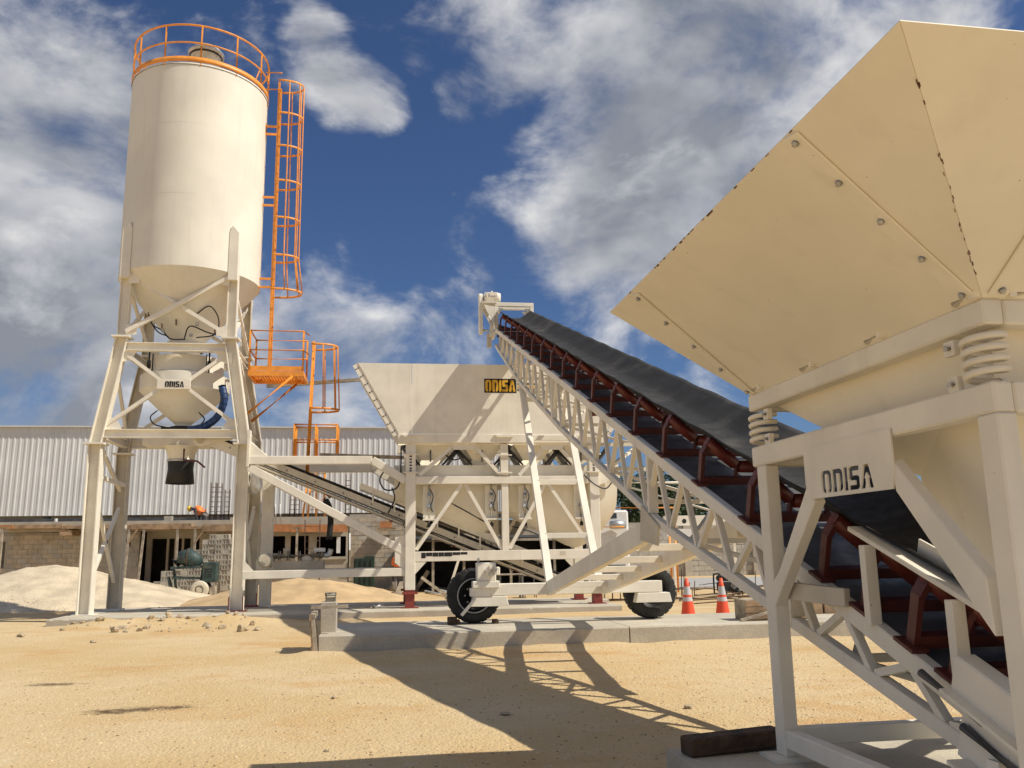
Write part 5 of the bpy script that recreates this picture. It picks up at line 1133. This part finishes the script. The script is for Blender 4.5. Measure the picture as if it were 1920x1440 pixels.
o = MB().tube([at(656, 1063, 39.8), at(656, 1000, 39.8)], .04, 8).build('drain_pipe', PVC, None); tag(o, 'white drain pipe at the corner right of the windows', 'pipe')
o = MB().box(G(565, 1129)+V((0, 0, 0)), G(593, 1129)+V((0, .3, .1))).build('timber_block', TIMBER, None); tag(o, 'dark timber block lying at the foot of the sand pile', 'timber')
# formwork and concrete post at the left end of the wheel track
p = V((-1.0, 14.62, 0)); pst = thing('anchor_post', 'short concrete post with a pipe stub at the left end of the wheel track', 'post', (-.86, 15.3, 0))
px_ = at(617, 1150, 15.2).x
MB().box((px_-.13, 15.05, 0), (px_+.13, 15.35, at(617, 1128, 15.2).z)).build('concrete_post', CONC, pst, .01); zt_ = at(617, 1128, 15.2).z
MB().tube([(px_+.02, 15.2, zt_), (px_+.02, 15.2, zt_+.14)], .085, 16).build('pipe_stub', GREYP, pst); MB().tube([(px_+.02, 15.2, zt_+.10), (px_+.02, 15.2, zt_+.145)], .094, 16).build('pipe_collar', DECK, pst)
fw = thing('formwork_end', 'weathered plywood formwork at the left end of the wheel track', 'formwork', (-1.1, 15.2, 0))
MB().plate([(-1.13, 14.42, -.02), (-1.13, 15.3, -.02), (-1.2, 15.34, .62), (-1.2, 14.5, .58)], .03).build('plywood', WOOD, fw); MB().bar((-1.15, 14.5, .56), (-1.15, 15.4, .6), .07, .07).build('batten', OLDWOOD, fw); MB().bar((-1.2, 14.75, .69), (-.62, 14.72, .70), .1, .05).build('cross_batten', OLDWOOD, fw)
MB().bar((-1.09, 14.47, 0), (-1.15, 14.5, .52), .06, .06, V((0, 1, 0))).build('stake', OLDWOOD, fw)
for (px, w, h, lab) in ((848, .16, .13, 'wooden chock behind the left conveyor wheel'), (858, .08, .08, 'small wooden chock touching the left conveyor wheel'), (929, .1, .07, 'flat wooden chock right of the left conveyor wheel')):
    q = at(px, 1160, 15.95).x; o = MB().box((q-w/2, 15.85, .27), (q+w/2, 16.1, .27+h)).build('wheel_chock', TIMBER, None, .008); tag(o, lab, 'chock')
q = G(708, 1141, .15); bt = thing('bottle', 'small clear bottle lying on the silo pad edge', 'bottle', q); MB().tube([q+V((-.12, 0, .05)), q+V((.05, .05, .06)), q+V((.1, .06, .065)), q+V((.17, .09, .07))], [.045, .045, .02, .02], 10).build('body', PVC, bt); MB().tube([q+V((-.13, 0, .05)), q+V((-.1, 0, .05))], .05, 10).build('base', BLACK, bt)
# dark timber beam on the feeder pad
o = MB().bar(V((1.96, 5.86, .23)), V((2.66, 5.98, .245)), .16, .115).build('timber_beam', TIMBER, None, .012); tag(o, 'dark heavy timber lying beside the left leg of the near hopper', 'timber')
o = MB().bar(V((3.9, 6.25, .06)), V((5.2, 6.3, .06)), .2, .12).build('timber_board', OLDWOOD, None, .008); tag(o, 'brown board lying behind the pad of the near hopper', 'timber')
# ------------------------------------------------------------------ cones, generator, rebar mess, crates
def cone(px, py, lab):
    c = G(px, py); t = thing('traffic_cone', lab, 'traffic cone', c, 'orange traffic cones'); h = .88
    pr = [(.185, .035), (.165, .05), (.135, .2), (.03, h), (.0, h)]
    def r(z): return .165-(.165-.032)*(z-.05)/(h-.05)
    MB().lathe([(.165, .035), (r(.38), .38)], c, 24).build('body', CONEM, t)
    for a, b in ((.38, .47), (.52, .70)): MB().lathe([(r(a)+.002, a), (r(b)+.002, b)], c, 24).build('reflective_band', REFL, t)
    for a, b in ((.47, .52), (.70, h)): MB().lathe([(r(a), a), (r(b), b)]+([(0, h)] if b == h else []), c, 24).build('body_ring', CONEM, t)
    MB().box((c.x-.2, c.y-.2, .003), (c.x+.2, c.y+.2, .036)).build('base', CONEM, t, .01)
cone(1291, 1160, 'orange traffic cone nearest the right conveyor wheel'); cone(1356, 1160, 'orange traffic cone in front of the black generator')
gp_ = G(1366, 1115); gen = thing('generator', 'small black portable generator in a tube frame behind the right cone', 'generator', gp_); gx_, gy_ = gp_.x, gp_.y; w = .36*1.1; h = .55*1.25
for y in (gy_-.25, gy_+.25): MB().tube(curve([(gx_-w, y, 0), (gx_-w, y, h*.85), (gx_-w+.08, y, h), (gx_+w-.1, y, h), (gx_+w, y, h*.8), (gx_+w, y, 0)], 5), .03, 8).build('tube_frame', BLACK, gen)
MB().box((gx_-w+.06, gy_-.2, .1), (gx_+w-.06, gy_+.2, h*.62)).build('engine', BLACK, gen, .03); MB().box((gx_-w+.05, gy_-.22, h*.66), (gx_+w-.08, gy_+.22, h*.93)).build('fuel_tank', BLACK, gen, .05)
MB().cyl((gx_+.12, gy_-.24, .3), (gx_+.12, gy_-.19, .3), .11, 16).build('recoil_cover', DECK, gen)
for x in (gx_-.25, gx_+.25): MB().lathe([(.0, -.04), (.09, -.04), (.09, .04), (0, .04)], (x, gy_-.27, .09), 14, 'Y').build('wheel', RUBBER, gen)
cr = thing('timber_crate', 'old timber formwork box on the wheel track behind the near hopper leg', 'crate', G(1425, 1160, .27)); c = G(1425, 1163, .27)
MB().box((c.x-.25, c.y, .272), (c.x+.9, c.y+.5, .62)).build('box_body', OLDWOOD, cr)
for i in range(3): MB().box((c.x-.26, c.y-.02, .29+i*.11), (c.x+.9, c.y-.002, .385+i*.11)).build('board', WOOD, cr)
MB().bar((c.x-.4, c.y-.12, .29), (c.x+.3, c.y-.1, .45), .06, .04).build('loose_batten', OLDWOOD, cr)
c2 = at(1540, 1145, 16.2); cb = thing('brick_crate', 'brown formwork boxes on the wheel track seen through the near truss', 'crate', (c2.x, 16.2, .27))
for i in range(3): MB().box((c2.x-.5+i*.52, 16.1, .272), (c2.x-.02+i*.52, 16.5, .53)).build('box', WOOD, cb, .01)
# rebar bundles and scattered mats
rr2 = random.Random(17)
for i in range(22):
    p = G(1265+rr2.random()*170, 1100+rr2.random()*38); a = rr2.uniform(-.5, .35); L = rr2.uniform(.8, 3.2); hh_ = .02+.12*rr2.random()
    o = MB().tube(curve([p+V((0, 0, hh_)), p+V((L*.5*math.cos(a), L*.5*math.sin(a), hh_+.06)), p+V((L*math.cos(a), L*math.sin(a), hh_))], 4), .016, 5).build('rebar_rod', REBAR, None); tag(o, 'rusty rebar rod lying on the ground behind the traffic cones', 'rebar', 'rebar rods scattered behind the cones')
for px, h, which in ((1278, .9, 'leftmost'), (1283, .95, 'tallest'), (1374, .6, 'generator-side'), (1417, .8, 'rightmost'), (1302, .5, 'low third'), (1292, .45, 'shortest')):
    p = G(px, 1118); o = MB().tube([p, p+V((.04, 0, h))], .016, 5).build('rebar_stake', REBAR, None); tag(o, '%s rusty rebar stake of those standing upright behind the traffic cones' % which, 'rebar', 'rebar stakes behind the cones')
for px, py, L, lab in ((1305, 1104, 1.6, 'grey plank lying left behind the cones'), (1330, 1118, .9, 'short plank lying between the two cones'), (1418, 1103, 1.8, 'plank lying right of the generator'), (1230, 1128, 1.0, 'plank lying in the rebar mat behind the right wheel')):
    p = G(px, py); o = MB().bar(p+V((-L/2, 0, .05)), p+V((L/2, .1, .05)), .18, .04).build('plank', OLDWOOD, None); tag(o, lab, 'plank')
mt_ = thing('rebar_mat', 'wire-like rebar cage lying on the ground right of the batcher foot', 'rebar', G(1200, 1128)); q0 = G(1130, 1130)
for j in range(4):
    for z in (.05, .33): MB().tube([q0+V((0, j*.3, z)), q0+V((3.1, j*.3, z))], .012, 5).build('bar', REBAR, mt_)
for i in range(12):
    for y in (0, .9): MB().tube([q0+V((.25*i+.05, y, .04)), q0+V((.25*i+.05, y, .36))], .01, 5).build('tie', REBAR, mt_)
# ------------------------------------------------------------------ far right: block wall, road, white truck, railing, trees
road = MB().box((7, 34, -.02), (60, 46, .03)).build('road', mat('pale_road', (.42, .41, .39), .9, var=.08, fine=.2), None); struct(road)
fwl = thing('boundary_wall', 'long grey block boundary wall far behind the conveyor', 'wall', (15, 50, 0)); wz = at(1350, 978, 50).z
MB().box((7.5, 50.02, 0), (40, 50.2, wz)).build('wall_core', MORTAR, fwl)
fbm, fbc = MB().box((0, 0, 0), (.58, .15, .28)).mesh('block', BLOCKM); r_ = 0; z = 0
while z+.28 < wz:
    x = 11.5+(.3 if r_ % 2 else 0)
    while x < 21.0: put('block', fbm, V((x, 49.98+random.uniform(-.01, .01), z))+fbc, fwl); x += .6
    z += .3; r_ += 1
for x in (12.9, 17.4, 21.6): MB().box((x-.2, 49.8, 0), (x+.2, 50.3, wz+.05)).build('pier', CONC, fwl)
TY = 33.0
tk = thing('white_truck', 'white truck cab and chassis half hidden behind the batcher and conveyor', 'truck', (at(1150, 1050, TY).x, TY, 0))
a = at(1122, 1010, TY); b = at(1178, 956, TY); MB().box((a.x, TY, .55), (b.x, TY+2.2, b.z)).build('cab', PVC, tk, .08)
w0, w1 = at(1136, 972, TY), at(1156, 962, TY); MB().box((w0.x, TY-.012, w0.z), (w1.x, TY-.002, w1.z)).build('window', GLASS, tk)
MB().box((a.x+.1, TY-.02, .6), (b.x-.2, TY-.004, 1.0)).build('step_panel', DECK, tk)
MB().lathe([(0, -.3), (.14, -.3), (.18, 0), (.14, .3), (0, .3)], at(1158, 984, TY-.25), 16, 'X').build('tank', GALV, tk)
c0 = at(1245, 986, TY); c1 = at(1385, 966, TY); MB().box((c0.x, TY-.1, c0.z), (c1.x, TY+.1, c1.z)).build('chassis_rail', PAINT, tk, .01)
for px in (1283, 1324, 1366): q = at(px, 977, TY-.1); MB().cyl(q, q+V((0, -.006, 0)), .09, 16).build('rail_hole', BLACK, tk)
MB().prism([(at(1246, 1006, TY).x, TY-.3, at(1246, 1006, TY).z), (at(1292, 1006, TY).x, TY-.3, at(1292, 1006, TY).z), (at(1302, 992, TY).x, TY-.3, at(1302, 992, TY).z), (at(1246, 992, TY).x, TY-.3, at(1246, 992, TY).z)], (0, .6, 0)).build('mudguard', PVC, tk)
for px in (1150,): MB().lathe([(.0, -.12), (.28, -.14), (.5, -.14), (.54, 0), (.5, .14), (.28, .14), (0, .12)], V((at(px, 1050, TY).x, TY+.2, .54)), 24, 'Y').build('wheel', RUBBER, tk)
MB().box((a.x+.2, TY+.1, .6), (b.x+.3, TY+1.9, .85)).build('chassis', DECK, tk)
for px in (1262, 1375): MB().box((at(px, 1000, TY).x-.05, TY-.05, 0), (at(px, 1000, TY).x+.05, TY+.05, c0.z)).build('landing_leg', PAINT, tk)
for (p0, p1) in (((1105, 892), (1385, 972)), ((1120, 905), (1290, 905))): q0 = at(*p0, TY+1); q1 = at(*p1, TY+1); MB().tube([q0, q1], .07, 8).build('boom_pipe', PAINT, tk)
MB().tube([at(1105, 892, TY+1), V((at(1105, 892, TY+1).x, TY+1, .8))], .07, 8).build('boom_post', PAINT, tk)
orl = thing('orange_railing', 'orange tube railing standing in front of the white truck', 'railing', (at(1200, 1050, 31.5).x, 31.5, 0))
for py in (952, 988): MB().tube([at(1118, py, 31.5), at(1266, py, 31.5) if py == 952 else at(1170, py, 31.5)], .035, 8).build('rail', ORANGE, orl)
for px in (1122, 1253, 1264): q = at(px, 952, 31.5); MB().tube([q, V((q.x, q.y, 0))], .04, 8).build('post', ORANGE, orl)
def tree(px, Y, h, rad, lab, lm, seed, crown0=.3):
    rd = random.Random(seed); bx = at(px, 1000, Y).x; t = thing('tree', lab, 'tree', (bx, Y, 0), 'trees behind the boundary wall')
    m = MB(); top = V((bx+rd.uniform(-.4, .4), Y, h*.75)); m.tube(curve([(bx, Y, -.1), (bx+.15, Y+.1, h*.3), top], 5), [.2-.14*i/10 for i in range(11)], 8); limbs = []
    for i in range(9):
        z = h*(.25+.5*rd.random()); a = rd.random()*6.28; e_ = V((bx+rad*.75*math.cos(a), Y+rad*.75*math.sin(a), z+h*.22*rd.random())); st = V((bx+.1, Y, z*.8)); m.tube([st, st.lerp(e_, .5)+V((0, 0, .15)), e_], [.07, .045, .02], 6); limbs.append(e_)
    m.build('trunk', BARK, t); vs = []; fs = []
    clumps = [(e_+V((rd.gauss(0, .3), rd.gauss(0, .3), rd.gauss(0, .3))), rad*rd.uniform(.22, .42)) for e_ in limbs for _ in range(4)]+[(V((bx+rd.gauss(0, rad*.4), Y+rd.gauss(0, rad*.4), h*rd.uniform(.4, .95))), rad*rd.uniform(.15, .35)) for _ in range(26)]
    for c_, r in clumps:
        for _ in range(95):
            d = V((rd.gauss(0, 1), rd.gauss(0, 1), rd.gauss(0, .8))); d = d.normalized()*r*rd.random()**.4; p = c_+d
            n = V((rd.gauss(0, 1), rd.gauss(0, 1), rd.gauss(0, 1)+.6)).normalized(); _, s_, u_ = orth(n, V((rd.random(), rd.random(), rd.random()))); L = rd.uniform(.09, .2); o_ = len(vs)
            vs += [p-s_*L, p-u_*L*.4, p+s_*L, p+u_*L*.4]; fs.append((o_, o_+1, o_+2, o_+3))
    MB().add(vs, fs).build('crown', lm, t)
tree(1175, 58, 6.2, 2.6, 'low dark tree just right of the batcher', LEAF1, 1); tree(1240, 60, 7.2, 3.0, 'dark tree showing through the middle of the truss', LEAF2, 2); tree(1310, 57, 6.0, 2.8, 'dark tree behind the white chassis rail', LEAF1, 3); tree(1400, 59, 5.6, 2.8, 'bushy tree behind the near hopper leg', LEAF2, 4); tree(1470, 62, 5.8, 3.0, 'tree farthest right behind the near hopper', LEAF1, 5); tree(1560, 60, 5.4, 3.0, 'tree hidden mostly by the sign plate of the near hopper', LEAF2, 6)
# ------------------------------------------------------------------ people
def person(name, lab, base, J, mats, vest):
    t = thing(name, lab, 'person', base)
    me = bpy.data.meshes.new('body'); keys = list(J); me.from_pydata([V(J[k][0])*1.0 for k in keys], [(keys.index(a), keys.index(b)) for a, b in BONES if a in J and b in J], []); me.materials.append(mats)
    o = bpy.data.objects.new('body', me); COL.objects.link(o); o.parent = t
    sk_ = o.modifiers.new('skin', 'SKIN')
    for i, k in enumerate(keys): me.skin_vertices[0].data[i].radius = J[k][1]; me.skin_vertices[0].data[i].use_root = (k == 'pelvis')
    ss = o.modifiers.new('sub', 'SUBSURF'); ss.levels = ss.render_levels = 2; sk_.use_smooth_shade = True
    return t
BONES = [('pelvis','waist'),('waist','chest'),('chest','neck'),('neck','head'),('head','crown'),('chest','shl'),('shl','ell'),('ell','hal'),('chest','shr'),('shr','elr'),('elr','har'),('pelvis','hil'),('hil','knl'),('knl','anl'),('anl','tol'),('pelvis','hir'),('hir','knr'),('knr','anr'),('anr','tor'),('hal','f1l'),('hal','f2l'),('hal','f3l'),('har','f1r'),('har','f2r'),('har','f3r')]
def figure(name, lab, base, lean, yaw, body_m):
    # lean: forward bend of the trunk in radians; the figure faces +x before yaw
    def T(x, y, z): c, s = math.cos(yaw), math.sin(yaw); return (x*c-y*s, x*s+y*c, z)
    def B(l, y, off=0.): return T(.0+l*math.sin(lean)+off*math.cos(lean), y, .92+l*math.cos(lean)-off*math.sin(lean))
    J = {'pelvis': (T(0, 0, .92), (.15, .12)), 'waist': (B(.2, 0), (.14, .11)), 'chest': (B(.42, 0), (.16, .12)), 'neck': (B(.56, 0), (.06, .06)), 'head': (B(.68, 0, .03), (.095, .085)), 'crown': (B(.8, 0, .04), (.07, .07)),
         'shl': (B(.47, .19), (.075, .07)), 'ell': (B(.30, .26, .22), (.05, .05)), 'hal': (B(.22, .2, .46), (.04, .03)), 'shr': (B(.47, -.19), (.075, .07)), 'elr': (B(.28, -.26, .2), (.05, .05)), 'har': (B(.2, -.2, .44), (.04, .03)),
         'hil': (T(0, .1, .86), (.1, .095)), 'knl': (T(.05, .11, .48), (.07, .065)), 'anl': (T(0, .12, .09), (.05, .045)), 'tol': (T(.15, .13, .04), (.045, .035)), 'hir': (T(0, -.1, .86), (.1, .095)), 'knr': (T(.03, -.11, .48), (.07, .065)), 'anr': (T(-.06, -.13, .09), (.05, .045)), 'tor': (T(.1, -.15, .04), (.045, .035))}
    for s, y in (('l', .2), ('r', -.2)):
        for i in (1, 2, 3): J['f%d%s' % (i, s)] = (B(.19-.02*i, y+(i-2)*.025, .56), (.012, .012))
    t = person(name, lab, base, J, body_m, None); b0 = V(base)
    # vest as a shell round chest and waist
    m = MB(); pts = [b0+V(B(.05, 0)), b0+V(B(.2, 0)), b0+V(B(.42, 0)), b0+V(B(.52, 0))]; m.tube(pts, [.19, .185, .215, .15], 16); v = m.build('vest', HIVIS, t)
    m = MB(); m.tube([b0+V(B(.23, 0)), b0+V(B(.28, 0))], .20, 16); m.build('reflective_stripe', REFL, v)
    for s in (-1, 1): m = MB(); m.tube([b0+V(T(0, .1*s, .88)), b0+V(T(.04 if s > 0 else .03, .11*s, .48)), b0+V(T(0 if s > 0 else -.06, .12*s, .1))], [.125, .09, .085], 12); m.build('trouser_leg', CLOTH, t)
    hd = b0+V(B(.68, 0, .03)); ax = (V(B(.8, 0, .04))-V(B(.68, 0, .03))).normalized(); fwd_ = V(B(.68, 0, .3))-V(B(.68, 0, .03)); fwd_.normalize()
    m = MB(); m.tube([hd+ax*.03, hd+ax*.06, hd+ax*.11, hd+ax*.15, hd+ax*.17], [.135, .125, .115, .08, .02], 16); m.bar(hd+ax*.035+fwd_*.08, hd+ax*.025+fwd_*.18, .16, .012, ax); m.build('helmet', HELMET, t)
    face = thing if False else None
    m = MB(); m.tube([hd-ax*.07+fwd_*.03, hd-ax*.02+fwd_*.045, hd+ax*.02+fwd_*.045], [.065, .078, .075], 12); m.cyl(hd-ax*.03+fwd_*.1, hd-ax*.03+fwd_*.145, .016, 8); m.build('face', SKIN, t)
    return t
figure('person', 'worker in orange vest and yellow helmet bending on the unfinished roof', at(384, 1000, 41.3)*1.0, 1.25, R(180), SHIRT).location
pw = [o for o in COL.objects if o.name == 'person'][0]; 
figure('person', 'worker in orange vest standing behind the left batcher leg', V((at(738, 1118, 33.2).x, 33.2, 0)), .35, R(0), SHIRT)
